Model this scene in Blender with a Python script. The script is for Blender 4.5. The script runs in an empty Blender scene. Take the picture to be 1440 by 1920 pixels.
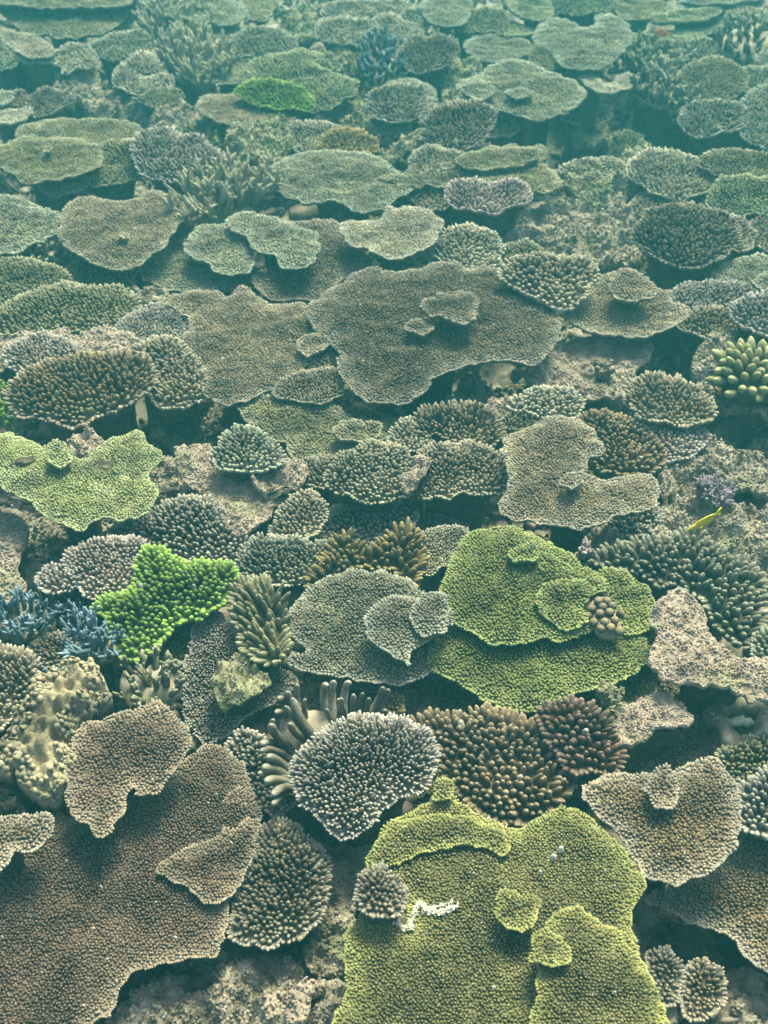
import bpy, math, random
import numpy as np
from mathutils import Vector
from mathutils.geometry import delaunay_2d_cdt

# ------------------------------------------------------------------ camera, sky, sun, exposure
CAM = np.array([0.0, 0.0, 1.6])
PITCH = math.radians(40.0)
VFOV = math.radians(46.0)
F = 960.0 / math.tan(VFOV / 2)               # focal length in photograph pixels
FWD = np.array([0.0, math.cos(PITCH), -math.sin(PITCH)])
UP = np.array([0.0, math.sin(PITCH), math.cos(PITCH)])

scene = bpy.context.scene
cam = bpy.data.cameras.new('camera')
cam.sensor_fit = 'VERTICAL'
cam.sensor_height = 24.0
cam.lens = 12.0 / math.tan(VFOV / 2)
cam.clip_start = 0.05
cam.clip_end = 200.0
cam.dof.use_dof = True
cam.dof.focus_distance = 2.1
cam.dof.aperture_fstop = 4.0
camo = bpy.data.objects.new('camera', cam)
camo.location = CAM
camo.rotation_euler = (math.pi / 2 - PITCH, 0, 0)
scene.collection.objects.link(camo)
scene.camera = camo

SUN_EL, SUN_AZ = math.radians(58), math.radians(20)     # azimuth from +Y towards +X
w = bpy.data.worlds.new('World')
scene.world = w
w.use_nodes = True
sky = w.node_tree.nodes.new('ShaderNodeTexSky')
sky.sky_type = 'NISHITA'
sky.sun_disc = False
sky.sun_elevation = SUN_EL
sky.sun_rotation = SUN_AZ
sky.dust_density = 7.0
sky.air_density = 0.7
sky.ozone_density = 0.3
w.node_tree.links.new(sky.outputs[0], w.node_tree.nodes['Background'].inputs[0])
w.node_tree.nodes['Background'].inputs[1].default_value = 0.11

sun = bpy.data.lights.new('sun', 'SUN')
sun.energy = 3.7
sun.angle = math.radians(20.0)
sun.color = (1.0, 0.95, 0.63)
suno = bpy.data.objects.new('sun', sun)
sd = Vector((math.sin(SUN_AZ) * math.cos(SUN_EL), math.cos(SUN_AZ) * math.cos(SUN_EL), math.sin(SUN_EL)))
suno.rotation_euler = sd.to_track_quat('Z', 'Y').to_euler()
suno.location = (0, 3, 8)
scene.collection.objects.link(suno)

scene.view_settings.view_transform = 'Standard'
scene.view_settings.look = 'None'
scene.view_settings.gamma = 1.0
scene.view_settings.exposure = 1.5
scene.cycles.use_denoising = True
scene.cycles.max_bounces = 5
scene.cycles.diffuse_bounces = 3
scene.cycles.volume_bounces = 1
C = scene.collection


# ------------------------------------------------------------------ numpy noise
_rs = np.random.RandomState(7)
_perm = np.concatenate([_rs.permutation(256)] * 3)
_grad = np.stack([np.cos(np.arange(256) * 2.399), np.sin(np.arange(256) * 2.399)], 1)


def noise2(x, y):
    xi = np.floor(x).astype(int); yi = np.floor(y).astype(int)
    xf = x - xi; yf = y - yi
    u = xf * xf * xf * (xf * (xf * 6 - 15) + 10); v = yf * yf * yf * (yf * (yf * 6 - 15) + 10)
    def g(i, j, a, b):
        h = _perm[_perm[i & 255] + (j & 255)]
        return _grad[h, 0] * a + _grad[h, 1] * b
    n00 = g(xi, yi, xf, yf); n10 = g(xi + 1, yi, xf - 1, yf)
    n01 = g(xi, yi + 1, xf, yf - 1); n11 = g(xi + 1, yi + 1, xf - 1, yf - 1)
    return ((n00 * (1 - u) + n10 * u) * (1 - v) + (n01 * (1 - u) + n11 * u) * v) * 1.4


def fbm(x, y, oct=4):
    a, s, o = 1.0, 0.0, 0.0
    for k in range(oct):
        s = s + a * noise2(x + o, y - o); x = x * 2.03; y = y * 2.03; a *= 0.5; o += 17.3
    return s


def ray(px):
    px = np.atleast_2d(np.asarray(px, float))
    X = (px[:, 0] - 720) / F; Y = -(px[:, 1] - 960) / F
    return np.stack([X, Y * UP[1] + FWD[1], Y * UP[2] + FWD[2]], 1)


def at_z(px, z):
    d = ray(px)
    t = (z - CAM[2]) / d[:, 2]
    return CAM + d * t[:, None]


PITS = [(1130, 262, .45, .30), (1330, 270, .40, .22), (1290, 690, .22, .14), (330, 800, .25, .12), (880, 720, .2, .08),
        (100, 170, .5, .18), (620, 1700, .14, .08), (1300, 1790, .14, .08), (1330, 560, .2, .08)]
PITW = [(at_z((a, b), -.2)[0], r, d) for a, b, r, d in PITS]


def ground(x, y):
    z = -.15 + .05 * fbm(x * 2.1, y * 2.1, 3) + .028 * np.abs(fbm(x * 9, y * 9, 4)) + .010 * fbm(x * 40, y * 40, 2)
    for p, r, d in PITW:
        z = z - d * np.exp(-((x - p[0]) ** 2 + (y - p[1]) ** 2) / (r * r) * 2.0)
    return z


# ------------------------------------------------------------------ materials
def srgb(*c):
    return tuple(((v / 255) / 12.92 if v / 255 <= .04045 else ((v / 255 + .055) / 1.055) ** 2.4) for v in c)


PAL = {  # base, tip, growing margin
    'tan': ((.150, .105, .058), (.40, .33, .21), (.52, .46, .34)),
    'brown': ((.088, .056, .026), (.36, .26, .135), (.52, .45, .36)),
    'rust': ((.080, .047, .032), (.29, .205, .145), (.50, .40, .27)),
    'umber': ((.058, .040, .024), (.27, .22, .14), (.48, .42, .33)),
    'olive': ((.110, .098, .042), (.33, .30, .16), (.47, .44, .29)),
    'green': ((.105, .115, .026), (.35, .37, .11), (.46, .51, .17)),
    'moss': ((.100, .108, .045), (.34, .36, .17), (.42, .44, .25)),
    'yellow': ((.118, .104, .032), (.41, .385, .165), (.58, .58, .15)),
    'lime': ((.190, .200, .062), (.54, .55, .25), (.60, .63, .32)),
    'neon': ((.040, .082, .010), (.20, .31, .045), (.40, .60, .08)),
    'grey': ((.095, .086, .052), (.36, .34, .23), (.52, .50, .40)),
    'sage': ((.115, .106, .055), (.41, .39, .25), (.46, .48, .36)),
    'cream': ((.180, .145, .080), (.53, .47, .31), (.62, .58, .44)),
    'mauve': ((.088, .060, .043), (.47, .41, .34), (.60, .54, .48)),
    'dark': ((.050, .034, .024), (.44, .39, .31), (.55, .50, .42)),
    'red': ((.070, .030, .020), (.30, .19, .14), (.60, .50, .43)),
    'pink': ((.250, .150, .125), (.60, .47, .42), (.66, .54, .48)),
    'rose': ((.190, .120, .090), (.50, .42, .35), (.58, .52, .46)),
    'lilac': ((.22, .145, .19), (.50, .39, .46), (.60, .45, .58)),
    'blue': ((.085, .140, .190), (.32, .46, .56), (.30, .5, .65)),
    'slate': ((.050, .080, .105), (.17, .25, .30), (.2, .3, .35)),
    'beige': ((.270, .215, .120), (.42, .36, .23), (.42, .36, .23)),
    'thick': ((.20, .175, .125), (.42, .37, .29), (.42, .37, .29)),
    'gold': ((.125, .080, .026), (.38, .29, .12), (.55, .42, .15)),
    'lemon': ((.16, .19, .06), (.55, .50, .22), (.52, .50, .17)),
    'nut': ((.120, .076, .040), (.40, .30, .18), (.40, .32, .22)),
    'alga': ((.100, .200, .020), (.30, .42, .06), (.3, .42, .06)),
}
def soften(c, k=.22):
    l = .25 * c[0] + .6 * c[1] + .15 * c[2]
    return tuple(v + (l - v) * k for v in c)


PAL = {k: tuple(tuple(x * f for x in soften(c, .12 if k in ('green', 'yellow', 'lime', 'neon', 'lemon', 'alga', 'blue', 'brown', 'nut', 'gold', 'olive', 'red') else .17)) for c, f in zip(v, (.88, 1.12, 1.25) if k not in ('green', 'yellow', 'lime') else (.78, .95, 1.1))) for k, v in PAL.items()}
_mats = {}


def N(nt, kind, **kw):
    n = nt.nodes.new(kind)
    for k, v in kw.items():
        setattr(n, k, v)
    return n


def mixc(nt, fac, a, b, blend='MIX'):
    m = N(nt, 'ShaderNodeMix', data_type='RGBA', blend_type=blend)
    if isinstance(fac, (int, float)): m.inputs[0].default_value = fac
    else: nt.links.new(fac, m.inputs[0])
    for s, v in ((6, a), (7, b)):
        if isinstance(v, tuple): m.inputs[s].default_value = (*v[:3], 1)
        else: nt.links.new(v, m.inputs[s])
    return m.outputs[2]


def ramp(nt, src, lo, hi):
    r = N(nt, 'ShaderNodeMapRange', interpolation_type='SMOOTHSTEP')
    nt.links.new(src, r.inputs[0])
    r.inputs[1].default_value, r.inputs[2].default_value = lo, hi
    return r.outputs[0]


def noise_tex(nt, co, scale, detail=3, rough=.55):
    n = N(nt, 'ShaderNodeTexNoise')
    n.inputs['Scale'].default_value = scale; n.inputs['Detail'].default_value = detail
    n.inputs['Roughness'].default_value = rough
    nt.links.new(co, n.inputs['Vector'])
    return n.outputs[0]


def mat_base(name):
    m = bpy.data.materials.new(name)
    m.use_nodes = True
    nt = m.node_tree
    b = nt.nodes['Principled BSDF']
    b.inputs['Roughness'].default_value = .85
    b.inputs['Specular IOR Level'].default_value = .15
    co = N(nt, 'ShaderNodeTexCoord').outputs['Object']
    return m, nt, b, co


def bump(nt, b, h, strength, dist):
    n = N(nt, 'ShaderNodeBump')
    n.inputs['Strength'].default_value = strength; n.inputs['Distance'].default_value = dist
    nt.links.new(h, n.inputs['Height'])
    nt.links.new(n.outputs[0], b.inputs['Normal'])


def coral_mat(pal):
    if pal in _mats: return _mats[pal]
    base, tip, edge = PAL[pal]
    m, nt, b, co = mat_base('coral_' + pal)
    def attr(a):
        return N(nt, 'ShaderNodeAttribute', attribute_name=a).outputs['Fac']
    big = noise_tex(nt, co, 9, 4)
    mid = noise_tex(nt, co, 60, 3)
    basec = mixc(nt, ramp(nt, big, .35, .65), tuple(v * .55 for v in base), tuple(v * 1.45 for v in base))
    tint = mixc(nt, ramp(nt, noise_tex(nt, co, 5.3, 2), .5, .75), tip, (tip[0] * .85, tip[1] * .98, tip[2] * .85))
    tf = N(nt, 'ShaderNodeMath', operation='MULTIPLY')
    nt.links.new(attr('tip'), tf.inputs[0])
    rr = N(nt, 'ShaderNodeMapRange'); nt.links.new(attr('rnd'), rr.inputs[0])
    rr.inputs[3].default_value, rr.inputs[4].default_value = .55, 1.0
    nt.links.new(rr.outputs[0], tf.inputs[1])
    col = mixc(nt, tf.outputs[0], basec, tint)
    em = N(nt, 'ShaderNodeMath', operation='MULTIPLY', use_clamp=True)
    nt.links.new(attr('edge'), em.inputs[0]); em.inputs[1].default_value = .95
    col = mixc(nt, em.outputs[0], col, edge)
    # a few bleached branchlets
    ble = N(nt, 'ShaderNodeMath', operation='GREATER_THAN'); nt.links.new(attr('rnd'), ble.inputs[0]); ble.inputs[1].default_value = .9965
    col = mixc(nt, ble.outputs[0], col, (.48, .45, .37))
    # bare, silted spots
    col = mixc(nt, ramp(nt, noise_tex(nt, co, 13, 5, .62), .70, .80), col, (.36, .33, .26))
    col = mixc(nt, ramp(nt, mid, .3, .8), mixc(nt, 1.0, col, (.72, .72, .72), 'MULTIPLY'), col)
    col = mixc(nt, ramp(nt, noise_tex(nt, co, 6.5, 4, .6), .38, .66), mixc(nt, 1.0, col, (.70, .72, .74), 'MULTIPLY'), col)
    fine = noise_tex(nt, co, 330, 2)
    col = mixc(nt, ramp(nt, fine, .35, .65), mixc(nt, 1.0, col, (.68, .68, .68), 'MULTIPLY'), col)
    nt.links.new(col, b.inputs['Base Color'])
    bump(nt, b, fine, .6, .003)
    _mats[pal] = m
    return m


def rock_mat(kind):
    key = 'rock_' + kind
    if key in _mats: return _mats[key]
    cols = {
        'pink': ((.18, .140, .112), (.275, .222, .182), (.20, .18, .115), (.40, .35, .31)),
        'grey': ((.075, .062, .048), (.26, .22, .17), (.13, .13, .075), (.42, .38, .32)),
        'floor': ((.040, .036, .028), (.17, .145, .11), (.10, .10, .058), (.33, .28, .24)),
        'rubble': ((.055, .046, .036), (.22, .18, .14), (.12, .115, .065), (.40, .34, .29)),
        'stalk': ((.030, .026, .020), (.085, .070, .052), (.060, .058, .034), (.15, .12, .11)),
        'green': ((.085, .085, .048), (.22, .205, .13), (.11, .13, .065), (.34, .31, .23)),
        'white': ((.40, .37, .30), (.70, .68, .60), (.50, .48, .38), (.78, .77, .72)),
        'silt': ((.22, .22, .12), (.46, .45, .31), (.30, .30, .17), (.60, .58, .48)),
        'teal': ((.06, .14, .11), (.18, .34, .28), (.10, .2, .15), (.3, .45, .38)),
    }[kind]
    cols = [tuple(x * .95 for x in c) for c in cols]
    m, nt, b, co = mat_base(key)
    n1 = noise_tex(nt, co, 22, 6, .65); n2 = noise_tex(nt, co, 7, 4); n3 = noise_tex(nt, co, 75, 4, .7)
    col = mixc(nt, ramp(nt, n1, .36, .62), cols[0], cols[1])
    col = mixc(nt, ramp(nt, n2, .52, .68), col, cols[2])
    col = mixc(nt, ramp(nt, n3, .56, .72), col, cols[3])
    if kind in ('pink', 'floor', 'grey'):
        col = mixc(nt, ramp(nt, noise_tex(nt, co, 11, 5, .6), .64, .74), col, (.24, .15, .18) if kind != 'pink' else (.33, .23, .24))
    nt.links.new(col, b.inputs['Base Color'])
    h = N(nt, 'ShaderNodeMath', operation='ADD')
    nt.links.new(n3, h.inputs[0]); nt.links.new(n1, h.inputs[1])
    bump(nt, b, h.outputs[0], .4, .0035)
    _mats[key] = m
    return m


def plain_mat(name, col, col2, scale=60, rough=.6):
    if name in _mats: return _mats[name]
    m, nt, b, co = mat_base(name)
    b.inputs['Roughness'].default_value = rough
    nt.links.new(mixc(nt, ramp(nt, noise_tex(nt, co, scale, 3), .35, .65), col, col2), b.inputs['Base Color'])
    _mats[name] = m
    return m


# ------------------------------------------------------------------ mesh writing
class MB:
    """Collects vertices, quads, triangles and the three colour attributes of one mesh."""
    def __init__(self):
        self.v, self.q, self.t, self.n = [], [], [], 0
        self.a = {'tip': [], 'rnd': [], 'edge': []}

    def add(self, V, quads=None, tris=None, tip=0., rnd=.5, edge=0.):
        V = np.asarray(V, float)
        if quads is not None and len(quads): self.q.append(np.asarray(quads, np.int64) + self.n)
        if tris is not None and len(tris): self.t.append(np.asarray(tris, np.int64) + self.n)
        self.v.append(V)
        for k, x in (('tip', tip), ('rnd', rnd), ('edge', edge)):
            self.a[k].append(np.broadcast_to(np.asarray(x, float), (len(V),)))
        self.n += len(V)

    def build(self, name, mat, parent=None, origin=(0, 0, 0)):
        V = np.concatenate(self.v) - np.asarray(origin, float)
        q = np.concatenate(self.q) if self.q else np.zeros((0, 4), np.int64)
        t = np.concatenate(self.t) if self.t else np.zeros((0, 3), np.int64)
        me = bpy.data.meshes.new(name)
        me.vertices.add(len(V)); me.vertices.foreach_set('co', V.astype(np.float32).ravel())
        loops = np.concatenate([q.ravel(), t.ravel()]).astype(np.int32)
        me.loops.add(len(loops)); me.loops.foreach_set('vertex_index', loops)
        nf = len(q) + len(t)
        starts = np.concatenate([np.arange(len(q)) * 4, len(q) * 4 + np.arange(len(t)) * 3]).astype(np.int32)
        me.polygons.add(nf)
        me.polygons.foreach_set('loop_start', starts)
        me.polygons.foreach_set('loop_total', np.concatenate([np.full(len(q), 4), np.full(len(t), 3)]).astype(np.int32))
        me.polygons.foreach_set('use_smooth', np.ones(nf, bool))
        for k, x in self.a.items():
            at = me.attributes.new(k, 'FLOAT', 'POINT')
            at.data.foreach_set('value', np.concatenate(x).astype(np.float32))
        me.update(calc_edges=True)
        me.materials.append(mat)
        o = bpy.data.objects.new(name, me)
        C.objects.link(o)
        if parent is not None:
            o.parent = parent
        else:
            o.location = origin
        return o


def thing(name, label, cat, loc, group=None):
    o = bpy.data.objects.new(name, None)
    o.empty_display_size = .05
    C.objects.link(o)
    o.location = loc
    o['label'] = label; o['category'] = cat
    if group: o['group'] = group
    return o


# ------------------------------------------------------------------ outlines
def ell(cx, cy, rx, ry, rot=0, seed=0, lob=.12):
    r = random.Random(seed or int(cx * 7 + cy))
    k = [(r.uniform(-1, 1), r.uniform(0, 6.28)) for _ in range(4)]
    out = []
    for i in range(18):
        a = i / 18 * 2 * math.pi
        s = 1 + lob * sum(c * math.cos((j + 2) * a + p) for j, (c, p) in enumerate(k)) / 2
        x, y = rx * s * math.cos(a), ry * s * math.sin(a)
        cr, sr = math.cos(math.radians(rot)), math.sin(math.radians(rot))
        out.append((cx + x * cr - y * sr, cy + x * sr + y * cr))
    return out


def smooth_loop(P, step):
    P = np.asarray(P, float)
    n = len(P); out = []
    for i in range(n):
        p0, p1, p2, p3 = P[i - 1], P[i], P[(i + 1) % n], P[(i + 2) % n]
        k = max(2, int(np.linalg.norm(p2 - p1) / step))
        t = (np.arange(k) / k)[:, None]
        out.append(.5 * (2 * p1 + (p2 - p0) * t + (2 * p0 - 5 * p1 + 4 * p2 - p3) * t ** 2 + (-p0 + 3 * p1 - 3 * p2 + p3) * t ** 3))
    return np.concatenate(out)


def inside(Q, P):
    x, y = Q[:, 0][:, None], Q[:, 1][:, None]
    a, b = P, np.roll(P, -1, 0)
    c = (a[:, 1] > y) != (b[:, 1] > y)
    dy = b[:, 1] - a[:, 1]; dy = np.where(np.abs(dy) < 1e-12, 1e-12, dy)
    return (np.sum(c & (x < (b[:, 0] - a[:, 0]) * (y - a[:, 1]) / dy + a[:, 0]), 1) % 2) == 1


def edge_dist(Q, P):
    """Distance of each point to the loop and the unit direction towards the nearest point of it."""
    a, b = P, np.roll(P, -1, 0); ab = b - a
    L2 = np.maximum((ab ** 2).sum(1), 1e-12)
    D = np.empty(len(Q)); O = np.empty((len(Q), 2))
    for s in range(0, len(Q), 1500):
        q = Q[s:s + 1500]
        t = np.clip(((q[:, None] - a) * ab).sum(2) / L2, 0, 1)
        v = a + t[..., None] * ab - q[:, None]
        d2 = (v ** 2).sum(2); k = d2.argmin(1); r = np.arange(len(q))
        D[s:s + 1500] = np.sqrt(d2[r, k]); O[s:s + 1500] = v[r, k]
    return D, O / np.maximum(D, 1e-6)[:, None]


def offset_in(P, e):
    t = np.roll(P, -1, 0) - np.roll(P, 1, 0)
    t /= np.maximum(np.linalg.norm(t, axis=1), 1e-9)[:, None]
    nrm = np.stack([t[:, 1], -t[:, 0]], 1)
    area = .5 * np.sum(P[:, 0] * np.roll(P[:, 1], -1) - np.roll(P[:, 0], -1) * P[:, 1])
    return P - nrm * e * (1 if area > 0 else -1)


PROF = {
    'cone': [(-.15, 1.05), (.42, .88), (.80, .54), (1., 0)],
    'finger': [(-.15, 1.02), (.42, .96), (.78, .70), (.95, .36), (1., 0)],
    'bulb': [(-.10, .75), (.25, 1.02), (.55, 1.06), (.82, .76), (.96, .34), (1., 0)],
    'nub': [(-.3, 1.1), (.35, .9), (.8, .5), (1., 0)],
}


def sprigs(mb, P, D, L, R, prof, sides, rnd, edge, bend=None):
    """Rounded branchlets, one per row of P, all in one go."""
    n = len(P)
    if n == 0: return
    pr = PROF[prof]
    ref = np.where(np.abs(D[:, 2:3]) > .95, np.array([[1., 0, 0]]), np.array([[0, 0, 1.]]))
    t1 = np.cross(D, ref); t1 /= np.linalg.norm(t1, axis=1)[:, None]
    t2 = np.cross(D, t1)
    ang = np.arange(sides) / sides * 2 * math.pi
    ring = t1[:, None] * np.cos(ang)[None, :, None] + t2[:, None] * np.sin(ang)[None, :, None]
    if bend is None: bend = np.zeros_like(P)
    vs, tip = [], []
    m = len(pr) - 1
    for t, r in pr[:-1]:
        c = P + D * (t * L)[:, None] + bend * (max(t, 0) ** 2 * L)[:, None]
        vs.append(c[:, None] + ring * (R * r)[:, None, None]); tip += [max(t, 0)] * sides
    vs.append((P + D * L[:, None] + bend * L[:, None])[:, None]); tip.append(1.0)
    V = np.concatenate(vs, 1)
    per = m * sides + 1
    off = (np.arange(n) * per)[:, None, None]
    j = np.arange(sides); jn = (j + 1) % sides
    q = np.concatenate([np.stack([k * sides + j, k * sides + jn, (k + 1) * sides + jn, (k + 1) * sides + j], 1) for k in range(m - 1)])
    q = (q[None] + off).reshape(-1, 4)
    tr = np.stack([(m - 1) * sides + j, (m - 1) * sides + jn, np.full(sides, m * sides)], 1)
    tr = (tr[None] + off).reshape(-1, 3)
    tt = np.tile(np.array(tip) ** 2.4, n)
    mb.add(V.reshape(-1, 3), q, tr, tt, np.repeat(rnd, per), np.repeat(edge, per) * (.45 + .55 * tt))


class Sheet:
    """A colony's growing surface: an outline laid on its own tilted plane in the world, domed, dished and rippled."""
    def __init__(s, outline, z, sp, tilt, bulge, wave, seed, shrink, lob=1.0, relief=0., grow=0.):
        s.rng = np.random.RandomState(seed)
        px = smooth_loop(outline, max(3.0, sp * .5))
        c = at_z(px.mean(0), z)[0]
        rag = lob * np.clip(6.2 * 2.0 / np.linalg.norm(c - CAM), 1.5, 7)
        for wl, k in ((5.5, 1.0), (2.2, .55)):
            q = px / (rag * wl)
            px = px + rag * k * np.stack([noise2(q[:, 0] + seed, q[:, 1]), .8 * noise2(q[:, 0] + 31, q[:, 1] + seed)], 1)
        tx, ty = tilt
        nrm = np.array([-tx, -ty, 1.])
        d = ray(px)
        t = ((c - CAM) @ nrm) / (d @ nrm)
        W = CAM + d * t[:, None]
        s.c = c; s.tx, s.ty = tx, ty
        s.sp = sp / F * np.linalg.norm(c - CAM)
        P = W[:, :2] - c[:2]
        k = lob * s.sp * .55
        P = P + k * np.stack([noise2(P[:, 0] / s.sp / 3 + seed, P[:, 1] / s.sp / 3), noise2(P[:, 0] / s.sp / 3, P[:, 1] / s.sp / 3 + seed)], 1)
        P = P + lob * s.sp * .6 * np.stack([noise2(P[:, 0] / s.sp / 7.5 + seed, P[:, 1] / s.sp / 7.5 + 9), noise2(P[:, 0] / s.sp / 7.5 + 4, P[:, 1] / s.sp / 7.5 + seed)], 1)
        s.P = offset_in(P, shrink * s.sp - grow / F * np.linalg.norm(c - CAM))
        s.lo, s.hi = s.P.min(0), s.P.max(0)
        g = np.linspace(0, 1, 14)
        G = np.stack(np.meshgrid(s.lo[0] + g * (s.hi - s.lo)[0], s.lo[1] + g * (s.hi - s.lo)[1]), -1).reshape(-1, 2)
        G = G[inside(G, s.P)]
        if len(G) == 0: G = s.P.mean(0)[None]
        s.D = edge_dist(G, s.P)[0].max()
        s.bulge, s.wave, s.seed, s.relief = bulge, wave, seed, relief

    def z(s, Q, d):
        u = np.clip(d / s.D, 0, 1)
        h = s.tx * Q[:, 0] + s.ty * Q[:, 1] + s.bulge * s.D * np.sqrt(np.maximum(1 - (1 - u) ** 2, 0))
        h = h + s.wave * s.D * noise2(Q[:, 0] / s.D * 1.3 + s.seed, Q[:, 1] / s.D * 1.3) * np.clip(u * 3, .3, 1)
        h = h + s.wave * .55 * s.D * noise2(Q[:, 0] / s.D * 4 + s.seed, Q[:, 1] / s.D * 4 + 3)
        h = h + s.sp * .45 * noise2(Q[:, 0] / s.sp / 5 + s.seed, Q[:, 1] / s.sp / 5 + 7)
        if s.relief:
            h = h + s.relief * (fbm(Q[:, 0] * 16 + s.seed, Q[:, 1] * 16, 4) * .028 + np.abs(noise2(Q[:, 0] * 45, Q[:, 1] * 45 + s.seed)) * .014 + fbm(Q[:, 0] * 80, Q[:, 1] * 80 + s.seed, 3) * .007)
        return h

    def surf(s, Q):
        d, o = edge_dist(Q, s.P)
        z = s.z(Q, d)
        e = s.D * .06
        zx = s.z(Q + [e, 0], edge_dist(Q + [e, 0], s.P)[0]); zy = s.z(Q + [0, e], edge_dist(Q + [0, e], s.P)[0])
        n = np.stack([-(zx - z) / e, -(zy - z) / e, np.ones(len(Q))], 1)
        n /= np.linalg.norm(n, axis=1)[:, None]
        return np.column_stack([Q, z]), n, d, o

    def grid(s, step, jit=.3):
        a, b = s.lo - step, s.hi + step
        xs = np.arange(a[0], b[0], step); ys = np.arange(a[1], b[1], step * .866)
        X, Y = np.meshgrid(xs, ys)
        X[1::2] += step / 2
        Q = np.stack([X.ravel(), Y.ravel()], 1) + s.rng.uniform(-jit, jit, (X.size, 2)) * step
        return Q[inside(Q, s.P)]

    def body(s, mb, rim, deep, step, edgew, inset=0.):
        Q = s.grid(step, .15)
        if len(Q):
            Q = Q[edge_dist(Q, s.P)[0] > step * .35 + s.sp * inset]
        P = offset_in(s.P, s.sp * inset)
        n = len(P)
        co = [Vector(p) for p in P] + [Vector(p) for p in Q]
        r = delaunay_2d_cdt(co, [(i, (i + 1) % n) for i in range(n)], [], 1, 1e-6)
        V2 = np.array([(v[0], v[1]) for v in r[0]]); T = np.array([f for f in r[2] if len(f) == 3])
        d = edge_dist(V2, s.P)[0]
        z = s.z(V2, d)
        A = V2[T]
        ar = (A[:, 1, 0] - A[:, 0, 0]) * (A[:, 2, 1] - A[:, 0, 1]) - (A[:, 2, 0] - A[:, 0, 0]) * (A[:, 1, 1] - A[:, 0, 1])
        T = np.where((ar < 0)[:, None], T[:, ::-1], T)
        m = len(V2)
        top = np.column_stack([V2, z]); bot = np.column_stack([V2 * (1 - .02), z - rim - deep * np.clip(d, 0, s.D)])
        E = np.concatenate([T[:, [0, 1]], T[:, [1, 2]], T[:, [2, 0]]])
        key = {}
        for a, b in E: key[(a, b)] = 1
        B = np.array([(a, b) for a, b in key if (b, a) not in key])
        quads = np.stack([B[:, 0], B[:, 0] + m, B[:, 1] + m, B[:, 1]], 1)
        mb.add(np.concatenate([top, bot]) , quads, np.concatenate([T, T[:, ::-1] + m]), 0., .5,
               np.concatenate([np.exp(-d / edgew) * .8, np.zeros(m)]))

    def cover(s, mb, blen, brad, prof, flare, fan, edgew, skip=0., vary=.25, sides=None, pxsp=10, keep=None, lean=(0, 0, 0), pale=()):
        Q = s.grid(s.sp * .84, .30)
        rimstep = max(1, int(round(s.sp * .72 / max(np.linalg.norm(s.P - np.roll(s.P, 1, 0), axis=1).mean(), 1e-6))))
        rimQ = offset_in(s.P, s.sp * .55)[::rimstep]
        Q = np.concatenate([Q[edge_dist(Q, s.P)[0] > s.sp * .80], rimQ]) if len(Q) else rimQ
        if skip: Q = Q[s.rng.uniform(size=len(Q)) > skip]
        if keep is not None: Q = Q[keep(Q)]
        if not len(Q): return
        P, n, d, o = s.surf(Q)
        w = np.exp(-d / (s.sp * 1.8))
        rad = (Q - s.P.mean(0)) / np.abs(s.P - s.P.mean(0)).max()
        D = n + flare * (w + .9 * (d < s.sp * .7))[:, None] * np.column_stack([o, np.zeros(len(o))]) + .55 * fan * np.column_stack([rad, np.zeros(len(o))])
        D = D + np.asarray(lean, float) + s.rng.normal(0, .13, D.shape)
        D /= np.linalg.norm(D, axis=1)[:, None]
        k = len(Q)
        patch = 1 + .4 * noise2(Q[:, 0] / s.sp / 4 + s.seed, Q[:, 1] / s.sp / 4) + .25 * noise2(Q[:, 0] / s.sp / 11, Q[:, 1] / s.sp / 11 + s.seed)
        patch = np.clip(patch, .35, 1.7)
        blen = blen if blen < 1.05 else 1.05 + (blen - 1.05) * .6
        L = s.sp * blen * patch * s.rng.uniform(1 - vary, 1 + vary, k) * (1 - .12 * w)
        R = s.sp * brad * s.rng.uniform(.82, 1.15, k)
        edge = np.exp(-d / edgew)
        for pp in pale:
            dp = edge_dist(Q, pp)[0] * np.where(inside(Q, pp), -1, 1)
            edge = np.maximum(edge, np.clip(.6 - dp / (s.sp * 3) + .5 * noise2(Q[:, 0] / s.sp / 2, Q[:, 1] / s.sp / 2), 0, 1.3))
        sprigs(mb, P, D, L, R, prof, sides or (9 if pxsp > 24 else 8 if pxsp > 17 else 6 if pxsp > 8 else 5),
               s.rng.uniform(size=k), edge, np.array([[0, 0, .15]]) + s.rng.normal(0, .05, (k, 3)))


def stalk_mesh(sh, scale, foot, flarebase=1.35):
    """The stem under a colony: the outline drawn in under the plate and let down to the reef."""
    P = sh.P[::max(1, len(sh.P) // 28)]
    c = sh.P.mean(0)
    if not inside(c[None], sh.P)[0]:
        c = sh.P[edge_dist(c[None], sh.P)[0].argmin()] * .7 + c * .3
    mb = MB()
    n = len(P); V = []
    z0 = float(sh.z(c[None], np.array([sh.D * .6]))[0]) - .012
    prof = [(0, 1.05), (.18, .82), (.45, .66), (.75, .62), (1., flarebase * .6)]
    for t, k in prof:
        q = (P - c) * scale * k
        q = q * (1 + .16 * noise2(q[:, 0] * 30 + t * 5, q[:, 1] * 30 + sh.seed))[:, None]
        zz = z0 * (1 - t) + foot * t if t else np.minimum(z0, sh.ty * q[:, 1] + sh.tx * q[:, 0] + z0)
        V.append(np.column_stack([q + c, np.broadcast_to(zz, (n,))]))
    j = np.arange(n); jn = (j + 1) % n
    q = np.concatenate([np.stack([k * n + j, (k + 1) * n + j, (k + 1) * n + jn, k * n + jn], 1) for k in range(len(prof) - 1)])
    mb.add(np.concatenate(V), q)
    return mb


_seed = [100]
def nseed():
    _seed[0] += 1
    return _seed[0]


OUTLINES = []
GROUPS = {'T': 'flat table corals spread over the reef', 'D': 'domed branching coral colonies', 'R': 'dead coral slabs and rocks'}


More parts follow.
